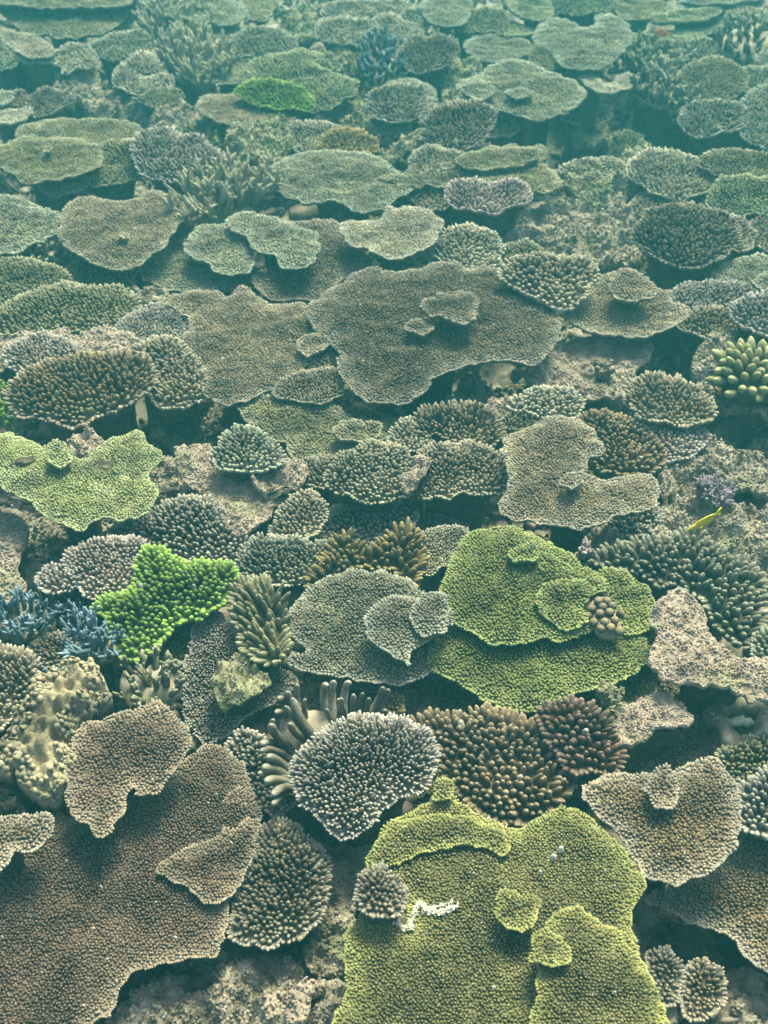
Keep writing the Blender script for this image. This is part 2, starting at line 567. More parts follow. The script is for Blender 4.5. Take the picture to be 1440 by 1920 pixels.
def colony(kind, label, pal, z, sp, outline, name=None, cat='coral', tilt=None, bulge=None, blen=None, brad=None, prof=None,
           stem=None, tiers=(), flare=None, fan=0., wave=None, skip=0., relief=0., rim=None, group=None, sides=None,
           edgew=None, vary=.25, lob=1.0, spots=(), keep=None, lean=(0, 0, 0), shrink=None, partname=None, stempal='stalk', bare=(), grow=None, pale=()):
    df = {'T': dict(tilt=(0, .05), bulge=.035, blen=.62, brad=.42, prof='cone', stem=.30, flare=1.1, wave=.05, name='table_coral', part='plate'),
          'D': dict(tilt=(0, .26), bulge=.22, blen=1.0, brad=.43, prof='finger', stem=.78, flare=.45, wave=.04, name='domed_coral', part='crown'),
          'R': dict(tilt=(0, .10), bulge=.12, blen=.50, brad=.46, prof='nub', stem=.80, flare=.5, wave=.08, name='dead_coral_rock', part='slab')}[kind]
    g = lambda v, k: df[k] if v is None else v
    tilt, bulge, blen, brad, prof = g(tilt, 'tilt'), g(bulge, 'bulge'), g(blen, 'blen'), g(brad, 'brad'), g(prof, 'prof')
    stem, flare, wave, name = g(stem, 'stem'), g(flare, 'flare'), g(wave, 'wave'), g(name, 'name')
    seed = nseed()
    OUTLINES.append(outline)
    sp = sp * {'T': .68, 'D': .62, 'R': .44}[kind]
    z = z / 100.0
    sh = Sheet(outline, z, sp, tilt, bulge, wave, seed, blen * .30 if shrink is None else shrink, lob, relief, {'T': 5, 'D': 8, 'R': 7}[kind] if grow is None else grow)
    gz = float(ground(sh.c[0], sh.c[1]))
    t = thing(name, label, cat, sh.c, GROUPS[kind] if group is None else group)
    edgew = (sh.sp * (2.2 if kind == 'T' else 1.3)) if edgew is None else edgew * sh.sp * (1.6 if kind == 'T' else 1.0)
    mb = MB()
    rimt = sh.sp * ({'T': .9, 'D': .35, 'R': 1.0}[kind] if rim is None else rim)
    if bare:
        polys = [on_sheet(sh, smooth_loop(b, 4))[:, :2] for b in bare]
        keep = lambda Q: ~np.any([inside(Q, p) for p in polys], axis=0)
    step = max(sh.sp * (1.3 if kind == 'R' else 2.2), (sh.hi - sh.lo).max() / 70)
    if kind == 'R': step = min(step, max(.005, (sh.hi - sh.lo).max() / 95))
    sh.body(mb, min(rimt, .022), {'T': .12, 'D': .45, 'R': .3}[kind], step, edgew, {'T': .5, 'D': .8, 'R': .0}[kind])
    mat = rock_mat(pal) if kind == 'R' else coral_mat(pal)
    sh.cover(mb, blen, brad, prof, flare, fan, edgew, skip, vary, sides, sp, keep, lean, [on_sheet(sh, smooth_loop(b, 4))[:, :2] for b in pale])
    mb.build(partname or df['part'], mat, t)
    sm = stalk_mesh(sh, stem, gz - z - .06)
    sm.build('stem', rock_mat(stempal), t)
    for tr in tiers:
        dz, ol, kw = tr[0], tr[1], (tr[2] if len(tr) > 2 else {})
        dz = dz + .8
        s2 = Sheet(ol, z + dz / 100, kw.get('sp', sp), kw.get('tilt', (tilt[0], tilt[1] + .05)), kw.get('bulge', .05), .05, nseed(), blen * .3)
        # keep it in the colony's own frame
        m2 = MB()
        ew = s2.sp * 1.6
        s2.body(m2, min(s2.sp, .02), .2, max(s2.sp * 2.2, (s2.hi - s2.lo).max() / 40), ew, .5)
        s2.cover(m2, blen, brad, prof, flare, fan, ew, 0, vary, sides, sp)
        sk = stalk_mesh(s2, .45, -dz / 100 - .03 + s2.tx)
        o2 = m2.build('tier', coral_mat(kw.get('pal', pal)), t)
        o2.location = s2.c - sh.c
        k2 = sk.build('tier_stem', rock_mat('stalk'), o2)
    return t, sh


def on_sheet(sh, px):
    """World-from-photo point on a colony's plane, in the colony's own frame."""
    nrm = np.array([-sh.tx, -sh.ty, 1.])
    d = ray(px); t = ((sh.c - CAM) @ nrm) / (d @ nrm)
    Q = (CAM + d * t[:, None])[:, :2] - sh.c[:2]
    dd = edge_dist(Q, sh.P)[0]
    return np.column_stack([Q, sh.z(Q, np.where(inside(Q, sh.P), dd, 0))])


# ------------------------------------------------------------------ tubes and branching corals
def tube(mb, pts, rad, sides=6, tipv=None, rnd=.5):
    pts = np.asarray(pts, float); n = len(pts)
    T = np.gradient(pts, axis=0); T /= np.maximum(np.linalg.norm(T, axis=1), 1e-9)[:, None]
    ref = np.array([0, 0, 1.]) if abs(T[0, 2]) < .9 else np.array([1., 0, 0])
    a = np.cross(T, ref); a /= np.linalg.norm(a, axis=1)[:, None]; b = np.cross(T, a)
    ang = np.arange(sides) / sides * 2 * math.pi
    V = pts[:, None] + np.asarray(rad)[:, None, None] * (a[:, None] * np.cos(ang)[None, :, None] + b[:, None] * np.sin(ang)[None, :, None])
    j = np.arange(sides); jn = (j + 1) % sides
    q = np.concatenate([np.stack([k * sides + j, k * sides + jn, (k + 1) * sides + jn, (k + 1) * sides + j], 1) for k in range(n - 1)])
    V = np.concatenate([V.reshape(-1, 3), (pts[-1] + T[-1] * rad[-1] * .9)[None], pts[:1]])
    e = (n - 1) * sides
    tr = np.concatenate([np.stack([e + j, e + jn, np.full(sides, n * sides)], 1), np.stack([jn, j, np.full(sides, n * sides + 1)], 1)])
    tv = np.repeat(np.linspace(0, 1, n) if tipv is None else tipv, sides)
    mb.add(V, q, tr, np.concatenate([tv, [tv[-1], tv[0]]]), rnd, 0.)


def branch_mesh(rng, p, d, L, R, nsub, sides, curl=.35, tiplo=.0, sublen=.5):
    """One branch with its side shoots, joined."""
    mb = MB()
    n = 8
    side = rng.normal(0, 1, 3); side -= d * side.dot(d); side /= np.linalg.norm(side)
    t = np.linspace(0, 1, n)
    path = p + d * (t * L)[:, None] + side * (curl * .3 * L * t ** 2)[:, None] + np.array([0, 0, 1]) * (curl * .4 * L * t ** 2)[:, None]
    prof = R * np.array([1.05, 1., .97, .93, .88, .8, .66, .38])
    tube(mb, path, prof, sides, tiplo + (1 - tiplo) * t ** 2, rng.uniform())
    for k in range(nsub):
        u = rng.uniform(.25, .85)
        i = u * (n - 1); a = int(i)
        q = path[a] * (1 - i + a) + path[min(a + 1, n - 1)] * (i - a)
        dd = d + rng.normal(0, .75, 3) + np.array([0, 0, .45]); dd /= np.linalg.norm(dd)
        l = L * rng.uniform(.6, 1.1) * sublen * (1.1 - .5 * u)
        tt = np.linspace(0, 1, 6)
        pp = q + dd * (tt * l)[:, None] + np.array([0, 0, 1]) * (.25 * l * tt ** 2)[:, None]
        tube(mb, pp, R * .8 * np.array([1, .95, .9, .8, .66, .36]), sides, tiplo + (1 - tiplo) * (.3 + .7 * tt ** 2), rng.uniform())
    return mb


def staghorn(label, pal, z, outline, nb, Lpx, Rpx, nsub=3, lean=(0, -.1, 0), up=.9, name='staghorn_coral', group='branching staghorn thickets',
             sides=6, sublen=.5, spread=.9, cat='coral', curl=.35, rockpal='grey', knoll=.15, tiplo=0.):
    seed = nseed(); rng = np.random.RandomState(seed)
    z /= 100
    sh = Sheet(outline, z, max(6, Rpx * 2), (0, .15), knoll, .1, seed, .5, 1.0, .6)
    t = thing(name, label, cat, sh.c, group)
    mb = MB()
    sh.body(mb, .012, .3, max(.012, (sh.hi - sh.lo).max() / 24), .02)
    mb.build('base', rock_mat(rockpal), t)
    stalk_mesh(sh, .7, float(ground(sh.c[0], sh.c[1])) - z - .06).build('stem', rock_mat('stalk'), t)
    m = np.linalg.norm(sh.c - CAM) / F
    Q = []
    while len(Q) < nb:
        q = rng.uniform(sh.lo, sh.hi, (nb * 3, 2)); q = q[inside(q, sh.P)]
        # spread the feet out
        for p in q:
            if len(Q) < nb and all(np.hypot(*(p - r)) > .55 * math.sqrt(np.prod(sh.hi - sh.lo) / nb) for r in Q): Q.append(p)
        if rng.uniform() < .2:
            Q += list(q[:max(0, nb - len(Q))])
    Q = np.array(Q[:nb])
    P, nn, d, o = sh.surf(Q)
    rad = (Q - sh.P.mean(0)) / np.abs(sh.P - sh.P.mean(0)).max()
    for i in range(nb):
        dr = np.array([rad[i, 0] * spread, rad[i, 1] * spread, up]) + rng.normal(0, .28, 3) + np.asarray(lean)
        dr /= np.linalg.norm(dr)
        branch_mesh(rng, P[i] - dr * .008, dr, Lpx * m * rng.uniform(.7, 1.25), Rpx * m * rng.uniform(.85, 1.15), nsub, sides, curl, tiplo, sublen
                    ).build('branch', coral_mat(pal), t)
    return t, sh


# ------------------------------------------------------------------ the reef floor and its rubble
def build_floor():
    xs = np.concatenate([np.linspace(-14, -2.6, 60)[:-1], np.linspace(-2.6, 2.6, 300), np.linspace(2.6, 14, 60)[1:]])
    ys = np.concatenate([np.linspace(-4, .4, 30)[:-1], np.linspace(.4, 3.2, 220), np.linspace(3.2, 7, 150)[1:], np.linspace(7, 18, 60)[1:]])
    X, Y = np.meshgrid(xs, ys)
    Z = ground(X.ravel(), Y.ravel())
    mb = MB()
    nx = len(xs)
    i = (np.arange(len(ys) - 1)[:, None] * nx + np.arange(nx - 1)[None]).ravel()
    mb.add(np.column_stack([X.ravel(), Y.ravel(), Z]), np.stack([i, i + 1, i + 1 + nx, i + nx], 1))
    o = mb.build('reef_floor', rock_mat('floor'))
    o['kind'] = 'structure'
    o['label'] = 'dark rocky reef floor under the corals'
    # rubble: broken coral and stones lying all over the floor
    rng = np.random.RandomState(5)
    n = 8500
    px = np.column_stack([rng.uniform(-600, 2040, n), rng.uniform(-60, 2050, n)])
    P = at_z(px, -.2)
    P[:, 2] = ground(P[:, 0], P[:, 1])
    dist = np.linalg.norm(P - CAM, axis=1)
    import bmesh
    bm = bmesh.new(); bmesh.ops.create_icosphere(bm, subdivisions=2, radius=1)
    bm.verts.ensure_lookup_table()
    bv = np.array([v.co[:] for v in bm.verts]); bt = np.array([[v.index for v in f.verts] for f in bm.faces]); bm.free()
    mb = MB()
    for k in range(n):
        r = rng.uniform(.003, .012) * (1 + .22 * dist[k]) * (2.0 if rng.uniform() < .12 else 1)
        s = np.array([rng.uniform(.6, 1.5), rng.uniform(.6, 1.5), rng.uniform(.45, 1.0)]) * r
        V = bv * (1 + .33 * noise2(bv[:, 0] * 1.7 + k * 3.1, bv[:, 1] * 1.7 + bv[:, 2] * 1.3 + k))[:, None]
        V = V * s
        a = rng.uniform(0, 6.28); ca, sa = math.cos(a), math.sin(a)
        V = np.column_stack([V[:, 0] * ca - V[:, 1] * sa, V[:, 0] * sa + V[:, 1] * ca, V[:, 2]]) + P[k] + [0, 0, r * .25]
        mb.add(V, None, bt)
    bm = bmesh.new(); bmesh.ops.create_icosphere(bm, subdivisions=4, radius=1)
    bm.verts.ensure_lookup_table()
    bv = np.array([v.co[:] for v in bm.verts]); bt = np.array([[v.index for v in f.verts] for f in bm.faces]); bm.free()
    for k in range(420):
        q = P[rng.randint(n)]
        r = rng.uniform(.016, .045) * (1 + .10 * np.linalg.norm(q - CAM))
        o = rng.uniform(0, 50)
        f = 1 + .45 * noise2(bv[:, 0] * 1.4 + o, bv[:, 1] * 1.4 + bv[:, 2] * 1.1) + .22 * fbm(bv[:, 0] * 4 + o, bv[:, 1] * 4 + bv[:, 2] * 3.1, 3)
        mb.add(bv * f[:, None] * [r * 1.2, r, r * .7] + [q[0], q[1], ground(q[0], q[1]) + r * .15], None, bt)
    for k in range(1500):
        q = P[rng.randint(n)] + np.array([rng.normal(0, .04), rng.normal(0, .04), 0])
        q[2] = ground(q[0], q[1]) + .006
        a = rng.uniform(0, 6.28); L = rng.uniform(.015, .05) * (1 + .2 * np.linalg.norm(q - CAM)); r = rng.uniform(.0022, .005) * (1 + .2 * np.linalg.norm(q - CAM))
        dv = np.array([math.cos(a), math.sin(a), rng.uniform(-.1, .5)])
        t = np.linspace(0, 1, 4)[:, None]
        tube(mb, q + dv * t * L + np.array([0, 0, .2]) * t * t * L, r * np.array([.8, 1, .9, .5]), 5)
    o = mb.build('coral_rubble', rock_mat('rubble'))
    o['kind'] = 'stuff'
    o['label'] = 'broken coral sticks and stones strewn in the gaps between colonies'
    o['category'] = 'rubble'


build_floor()


def T(label, pal, z, sp, outline, **kw): return colony('T', label, pal, z, sp, outline, **kw)
def D(label, pal, z, sp, outline, **kw): return colony('D', label, pal, z, sp, outline, **kw)
def R(label, pal, z, sp, outline, **kw):
    kw.setdefault('relief', 1.0); kw.setdefault('skip', .15); kw.setdefault('vary', .6); kw.setdefault('cat', 'rock')
    return colony('R', label, pal, z, sp, outline, **kw)


# ================================================================== foreground
T('huge rust brown table coral filling the bottom left corner', 'rust', -4, 11,
  [(-60, 1560), (40, 1555), (100, 1530), (150, 1540), (230, 1500), (300, 1470), (360, 1420), (400, 1400), (440, 1420), (460, 1450), (470, 1500), (490, 1525), (480, 1580), (460, 1640), (430, 1690), (425, 1740), (400, 1790), (350, 1795), (290, 1810), (240, 1835), (210, 1890), (170, 1930), (140, 2010), (-60, 2030)],
  tilt=(.02, .10), tiers=[(2.2, [(295, 1640), (310, 1612), (345, 1592), (390, 1572), (440, 1548), (470, 1532), (489, 1545), (480, 1590), (468, 1625), (448, 1668), (425, 1690), (400, 1698), (375, 1692), (352, 1668), (325, 1655)]),
                          (2, [(420, 1500), (428, 1488), (455, 1478), (462, 1495), (458, 1512), (436, 1512)])])
T('rust brown flap with white lobed lower edge beside the beige leather coral', 'rust', 5, 12,
  [(130, 1505), (125, 1440), (140, 1400), (160, 1360), (200, 1345), (250, 1335), (270, 1325), (300, 1320), (325, 1340), (350, 1375), (353, 1400), (335, 1430), (310, 1465), (290, 1485), (265, 1490), (255, 1478), (240, 1490), (230, 1515), (215, 1545), (195, 1568), (175, 1560), (165, 1545), (145, 1540)], tilt=(.05, .10), edgew=1.5)
T('small brown pale rimmed flap of coral at the left frame edge below the leather coral', 'brown', 4, 13,
  [(-50, 1540), (0, 1535), (60, 1533), (98, 1533), (103, 1550), (85, 1580), (55, 1600), (25, 1598), (0, 1630), (-50, 1660)], tilt=(.05, .12), edgew=1.6)
D('dark brown round coral between the huge rust table and the big yellow table', 'umber', -5, 18,
  [(430, 1760), (440, 1700), (460, 1640), (485, 1575), (520, 1548), (560, 1570), (600, 1600), (614, 1640), (600, 1720), (560, 1760), (510, 1778), (460, 1770)], bulge=.22, tilt=(0, .15), fan=.35, blen=1.25)
D('dark brown domed coral with white tips tucked behind the thick grey fingers', 'dark', -6, 18,
  [(435, 1400), (470, 1375), (515, 1420), (548, 1475), (552, 1510), (520, 1532), (490, 1520), (462, 1480), (445, 1440)])
D('mauve domed coral with white tips above the big yellow table', 'mauve', 3, 15,
  [(553, 1450), (565, 1420), (600, 1385), (640, 1360), (690, 1350), (740, 1355), (790, 1370), (815, 1400), (820, 1440), (800, 1480), (770, 1490), (730, 1510), (690, 1550), (650, 1578), (615, 1560), (590, 1530), (565, 1510)], bulge=.30, fan=.3, blen=1.7, edgew=2)
D('brown domed coral of fat rounded branchlets touching the top of the yellow table', 'nut', -2, 25,
  [(775, 1375), (800, 1343), (850, 1348), (920, 1343), (980, 1358), (1040, 1400), (1062, 1450), (1064, 1490), (1042, 1528), (990, 1548), (940, 1548), (900, 1532), (860, 1502), (830, 1470), (815, 1420)], bulge=.26, blen=1.15, brad=.43, edgew=.3)
D('reddish brown domed coral with white tips right of the fat brown dome', 'red', 2, 25,
  [(1000, 1350), (1020, 1332), (1060, 1322), (1100, 1327), (1130, 1355), (1160, 1408), (1157, 1442), (1120, 1457), (1080, 1452), (1048, 1425), (1020, 1390)], fan=.2, blen=1.2, edgew=.25)
T('dark umber table coral sloping behind the grey brown table with the round tier', 'umber', -7, 13,
  [(1190, 1470), (1215, 1430), (1240, 1390), (1258, 1360), (1310, 1345), (1335, 1380), (1320, 1430), (1280, 1480)], tilt=(0, .2))
T('grey brown rounded table coral carrying one small round tier, right of the yellow table', 'brown', 3, 12.5,
  [(1093, 1480), (1110, 1470), (1160, 1455), (1210, 1450), (1260, 1450), (1290, 1435), (1320, 1420), (1350, 1425), (1370, 1460), (1385, 1500), (1380, 1580), (1350, 1620), (1320, 1640), (1270, 1658), (1220, 1650), (1190, 1610), (1160, 1570), (1120, 1530)],
  edgew=1.6, tiers=[(2.5, [(1205, 1490), (1212, 1455), (1240, 1437), (1265, 1450), (1278, 1480), (1270, 1510), (1250, 1522), (1222, 1512)])])
T('brown table coral cut off by the right frame edge at the bottom right', 'brown', -6, 12.5,
  [(1215, 1690), (1300, 1640), (1370, 1600), (1400, 1570), (1500, 1580), (1500, 1860), (1430, 1815), (1380, 1770), (1340, 1740), (1300, 1735), (1255, 1705)], edgew=1.6)
D('dark coral with pale fingered edge at the right frame, below the greenish dome', 'dark', 0, 22,
  [(1383, 1510), (1400, 1470), (1470, 1455), (1490, 1560), (1430, 1582), (1392, 1560)], fan=.4, blen=1.6)
D('greenish brown domed coral at the right frame below the clam hollow', 'olive', -3, 17,
  [(1355, 1470), (1345, 1425), (1380, 1400), (1470, 1385), (1485, 1460), (1420, 1495), (1380, 1495)])
yt, ysh = T('big mustard yellow table coral with raised tiers at the bottom centre', 'yellow', 3, 11.5,
  [(650, 1790), (660, 1740), (690, 1715), (720, 1730), (762, 1738), (760, 1705), (735, 1675), (690, 1640), (695, 1600), (715, 1570), (730, 1545), (780, 1520), (820, 1500), (835, 1490), (870, 1510), (910, 1540), (960, 1558), (1000, 1545), (1030, 1525), (1080, 1525), (1110, 1540), (1140, 1570), (1170, 1600), (1200, 1640), (1208, 1665), (1195, 1690), (1180, 1720), (1195, 1770), (1195, 1790), (1220, 1830), (1235, 1880), (1240, 2030), (660, 2030), (652, 1850)],
  tilt=(0, .09), bulge=.05, edgew=1.7, tiers=[
    (4.2, [(922, 1722), (926, 1682), (955, 1668), (1000, 1678), (1014, 1705), (1010, 1737), (985, 1750), (948, 1738)]),
    (5.2, [(992, 1800), (998, 1760), (1025, 1742), (1062, 1763), (1079, 1795), (1060, 1812), (1018, 1816)]),
    (2.0, [(1012, 1765), (1030, 1715), (1060, 1700), (1100, 1705), (1150, 1740), (1185, 1775), (1205, 1815), (1230, 1860), (1236, 2010), (1000, 2010), (1000, 1880)], dict(bulge=.12)),
    (2.0, [(694, 1602), (712, 1572), (735, 1545), (790, 1530), (850, 1525), (900, 1540), (950, 1565), (965, 1590), (945, 1608), (915, 1600), (860, 1590), (800, 1600), (740, 1625), (700, 1630)], dict(bulge=.1)),
    (3.0, [(806, 1502), (812, 1468), (834, 1453), (852, 1475), (850, 1502), (830, 1512)], dict(bulge=.6))])
D('small dull brown dome growing in the notch of the yellow table', 'umber', 7, 18,
  [(668, 1680), (680, 1645), (720, 1636), (750, 1660), (766, 1690), (740, 1717), (690, 1714)], bulge=.4, tilt=(0, .12), fan=.3)

# white scars and tube openings in the yellow table
def scar(parent, sh, pts, r, nm='bleached_ridge', lift=.010):
    mb = MB()
    P = on_sheet(sh, smooth_open(pts, 8))
    P[:, 2] += lift
    rng = np.random.RandomState(nseed())
    P = np.repeat(P, 5, 0); n = len(P)
    P = P + np.column_stack([rng.normal(0, r * .8, n), rng.normal(0, r * .8, n), np.full(n, -r)])
    D_ = np.column_stack([rng.normal(0, .5, n), rng.normal(0, .5, n), np.ones(n)]); D_ /= np.linalg.norm(D_, axis=1)[:, None]
    sprigs(mb, P, D_, r * rng.uniform(1.2, 3.4, n), r * rng.uniform(.5, 1.0, n), 'cone', 6, rng.uniform(size=n), np.zeros(n))
    o = mb.build(nm, rock_mat('white'), parent)
    return o


def smooth_open(P, k):
    P = np.asarray(P, float); out = []
    for i in range(len(P) - 1):
        p0, p1, p2, p3 = P[max(i - 1, 0)], P[i], P[i + 1], P[min(i + 2, len(P) - 1)]
        t = (np.arange(k) / k)[:, None]
        out.append(.5 * (2 * p1 + (p2 - p0) * t + (2 * p0 - 5 * p1 + 4 * p2 - p3) * t ** 2 + (-p0 + 3 * p1 - 3 * p2 + p3) * t ** 3))
    return np.concatenate(out + [P[-1:]])


scar(yt, ysh, [(700, 1730), (735, 1735), (765, 1747), (775, 1722), (785, 1703), (800, 1716), (825, 1720), (852, 1712)], .0024, lift=.006)
scar(yt, ysh, [(790, 1700), (800, 1712), (822, 1709), (848, 1703)], .0014, lift=.006)


def shell(label, px, sh, r, lift=.014):
    p = on_sheet(sh, [px])[0] + sh.c
    t = thing('tube_shell', label, 'shell', p, 'white tube shells on the yellow table')
    mb = MB()
    k = np.linspace(0, 1, 7)
    pts = np.column_stack([.15 * r * k, -.2 * r * k, -.006 + (lift + r * .9) * k])
    tube(mb, pts, r * np.array([.9, .95, .95, .98, 1.0, 1.0, .72]), 10)
    mb.build('wall', rock_mat('white'), t)
    mb = MB()
    tube(mb, np.array([[.15 * r, -.2 * r, lift + r * .88], [.15 * r, -.2 * r, lift + r * .90], [.15 * r, -.2 * r, lift + r * .93]]), r * np.array([.5, .5, .48]), 10)
    mb.build('opening', plain_mat('shell_mouth', (.10, .08, .05), (.16, .13, .08)), t)


shell('larger white tube shell, upper one of the pair on the yellow table', (1050, 1600), ysh, .0038)
shell('white tube shell just below the larger one on the yellow table', (1036, 1614), ysh, .0042)
shell('tiny white tube shell lowest on the yellow table, apart from the pair', (1011, 1646), ysh, .0026)

# rock in the bottom gap
R('pale broken coral branch stump standing in the gap between rust and yellow tables', 'pink', -8, 18, [(538, 1900), (550, 1860), (572, 1838), (600, 1840), (605, 1862), (580, 1885), (568, 1925), (548, 1930)], bulge=.5)
R('grey encrusted rock under the lower right edge of the huge rust table', 'grey', -13, 18, [(230, 1900), (300, 1850), (400, 1820), (500, 1800), (560, 1810), (600, 1870), (600, 1960), (200, 2000)], bulge=.2)
R('dark rock wall below the brown coral at the bottom right corner', 'grey', -16, 18, [(1250, 1920), (1300, 1840), (1380, 1830), (1460, 1860), (1480, 2000), (1250, 2000)], bulge=.3)
R('grey rock in the cleft right of the dark brown round coral', 'grey', -10, 16, [(575, 1790), (605, 1700), (620, 1620), (650, 1590), (690, 1600), (670, 1660), (660, 1740), (640, 1820), (600, 1830)], bulge=.25)
D('dim tufted coral in the dark gap right of the yellow table, left of two', 'umber', -8, 16, [(1215, 1800), (1240, 1780), (1268, 1815), (1272, 1865), (1245, 1885), (1225, 1850)], fan=.5)
D('dim tufted coral in the dark gap right of the yellow table, right of two', 'brown', -9, 16, [(1280, 1840), (1310, 1812), (1348, 1830), (1352, 1885), (1320, 1915), (1285, 1900)], fan=.5)

R('grey mottled rock at the bottom edge beside the broken coral stump', 'grey', -11, 16, [(585, 1930), (600, 1870), (630, 1850), (655, 1880), (660, 1940)], bulge=.3)
D('dull umber coral in shade below the reddish brown dome', 'umber', -8, 15, [(1150, 1440), (1170, 1405), (1205, 1400), (1215, 1430), (1190, 1452)])
D('small golden brown coral seen between the thick grey fingers', 'gold', -7, 14, [(570, 1330), (585, 1302), (615, 1298), (635, 1315), (620, 1350), (585, 1352)])
D('small knobby brown coral right of the thick grey fingers', 'gold', -4, 15, [(722, 1340), (728, 1312), (748, 1310), (750, 1345), (735, 1360)])
R('purplish rock in the shade between dark grey plate and fat brown dome', 'pink', -9, 13, [(745, 1340), (760, 1310), (800, 1320), (845, 1345), (800, 1362), (765, 1365)], bulge=.2)
D('small dim brown coral between the two blue branching clumps', 'umber', -4, 14, [(62, 1225), (80, 1200), (115, 1195), (130, 1215), (120, 1245), (85, 1250)])
R('dead pinkish bit showing in the notch of the lime table', 'pink', 3, 10, [(135, 855), (142, 825), (165, 815), (195, 830), (190, 855), (160, 865)], bulge=.15)

# thick grey fingers
def finger_thicket():
    seed = nseed(); rng = np.random.RandomState(seed)
    sh = Sheet(ell(590, 1420, 90, 90), -.045, 20, (0, .2), .15, .05, seed, .2, 1, .4)
    t = thing('finger_coral', 'thick blunt grey brown finger coral arching behind the mauve dome', 'coral', sh.c)
    mb = MB(); sh.body(mb, .012, .3, .012, .02); mb.build('base', rock_mat('grey'), t)
    stalk_mesh(sh, .7, float(ground(sh.c[0], sh.c[1])) + .045 - .06).build('stem', rock_mat('stalk'), t)
    m = np.linalg.norm(sh.c - CAM) / F
    FING = [  # px polyline foot to tip, radius px
        ([(650, 1400), (628, 1350), (622, 1300), (626, 1278)], 11), ([(640, 1400), (610, 1330), (608, 1290), (612, 1285)], 10), ([(668, 1400), (645, 1340), (648, 1290), (655, 1280)], 10),
        ([(660, 1410), (660, 1360), (662, 1325), (663, 1303)], 9), ([(680, 1410), (690, 1350), (712, 1310), (718, 1290)], 11), ([(690, 1410), (705, 1360), (722, 1310), (728, 1294)], 9),
        ([(690, 1420), (700, 1380), (718, 1345), (722, 1332)], 8), ([(640, 1400), (636, 1365), (638, 1330), (640, 1310)], 9), ([(670, 1410), (680, 1370), (688, 1330), (692, 1310)], 8),
        ([(620, 1420), (590, 1385), (565, 1350), (548, 1310)], 12), ([(590, 1385), (565, 1345), (545, 1315), (538, 1298)], 11), ([(575, 1362), (560, 1330), (556, 1300), (557, 1285)], 9),
        ([(572, 1360), (540, 1340), (525, 1335), (518, 1336)], 9), ([(565, 1350), (545, 1325), (530, 1312), (523, 1310)], 10),
        ([(600, 1400), (570, 1385), (550, 1370), (543, 1358)], 10), ([(560, 1440), (540, 1400), (515, 1375), (508, 1360)], 12), ([(540, 1400), (525, 1385), (510, 1365), (512, 1350)], 9),
        ([(540, 1405), (515, 1395), (500, 1392), (492, 1395)], 10), ([(565, 1470), (535, 1440), (515, 1425), (503, 1420)], 13), ([(560, 1475), (530, 1450), (508, 1442), (495, 1440)], 12),
        ([(560, 1480), (530, 1465), (510, 1462), (500, 1465)], 11), ([(560, 1490), (540, 1478), (525, 1480), (512, 1490)], 11), ([(595, 1390), (605, 1380), (614, 1368), (617, 1362)], 8),
        ([(640, 1400), (632, 1370), (618, 1345), (612, 1330)], 7), ([(655, 1400), (650, 1350), (640, 1320), (634, 1312)], 7), ([(600, 1400), (575, 1375), (550, 1345), (535, 1325)], 8), ([(590, 1385), (575, 1350), (570, 1325), (572, 1312)], 7),
        ([(560, 1440), (530, 1415), (505, 1405), (490, 1408)], 9), ([(560, 1470), (530, 1455), (500, 1452), (486, 1450)], 8), ([(675, 1405), (672, 1350), (676, 1315), (680, 1300)], 7), ([(560, 1490), (535, 1490), (520, 1500), (512, 1508)], 8)]
    for pl, r in FING:
        px = smooth_open(pl, 6)
        k = np.linspace(0, 1, len(px))
        W = np.stack([at_z(p, -.045 + .10 * u - .01)[0] for p, u in zip(px, k)])
        rad = r * m * (.84 - .22 * k) * (1 + .12 * noise2(k * 5 + r, k * 2)); rad[-1] *= .5; rad[-2] *= .82
        mb = MB(); tube(mb, W - sh.c, rad, 10, .1 + .9 * k ** 3, rng.uniform())
        mb.build('finger', coral_mat('thick'), t)


finger_thicket()

# ================================================================== lower left
D('pale tipped coral dome cut by the left frame above the leather coral', 'tan', 3, 18,
  [(-40, 1240), (20, 1226), (60, 1238), (72, 1270), (57, 1310), (30, 1348), (0, 1378), (-40, 1390)], blen=1.5)


def leather():
    ol = [(-40, 1420), (10, 1395), (30, 1350), (60, 1300), (90, 1268), (130, 1258), (180, 1258), (202, 1300), (214, 1330), (180, 1342), (142, 1380), (152, 1420), (142, 1458), (115, 1492), (80, 1507), (40, 1492), (25, 1455), (-40, 1500)]
    seed = nseed(); rng = np.random.RandomState(seed)
    sh = Sheet(ol, .03, 10, (0, .15), .16, .05, seed, .0, 1.2)
    t = thing('leather_coral', 'lumpy beige leather coral sprawling at the left below the blue branches', 'soft coral', sh.c)
    base = sh.z
    cs, rs = [], []
    for r, n in ((.030, 8), (.017, 34), (.0095, 130), (.0055, 260)):
        q = rng.uniform(sh.lo, sh.hi, (n * 3, 2)); q = q[inside(q, sh.P)][:n]
        cs.append(q); rs.append(r * rng.uniform(.7, 1.25, len(q)))
    def lumped(Q, d):
        h = base(Q, d)
        for q, r in zip(cs, rs):
            g = 1 - ((Q[:, None] - q) ** 2).sum(2) / (r * r)
            h = h + (np.sqrt(np.maximum(g, 0)) * r * (.5 if r.mean() > .02 else 1.0)).max(1)
        return h
    sh.z = lumped
    mb = MB(); sh.body(mb, .022, .3, .0042, .02)
    sh.cover(mb, .55, .55, 'bulb', .8, .1, .001, 0, .4, 8, 10, keep=lambda Q: edge_dist(Q, sh.P)[0] < .028)
    mb.build('lobes', coral_mat('beige'), t)
    sh.z = base
    stalk_mesh(sh, .75, float(ground(sh.c[0], sh.c[1])) - .03 - .06).build('stem', rock_mat('stalk'), t)


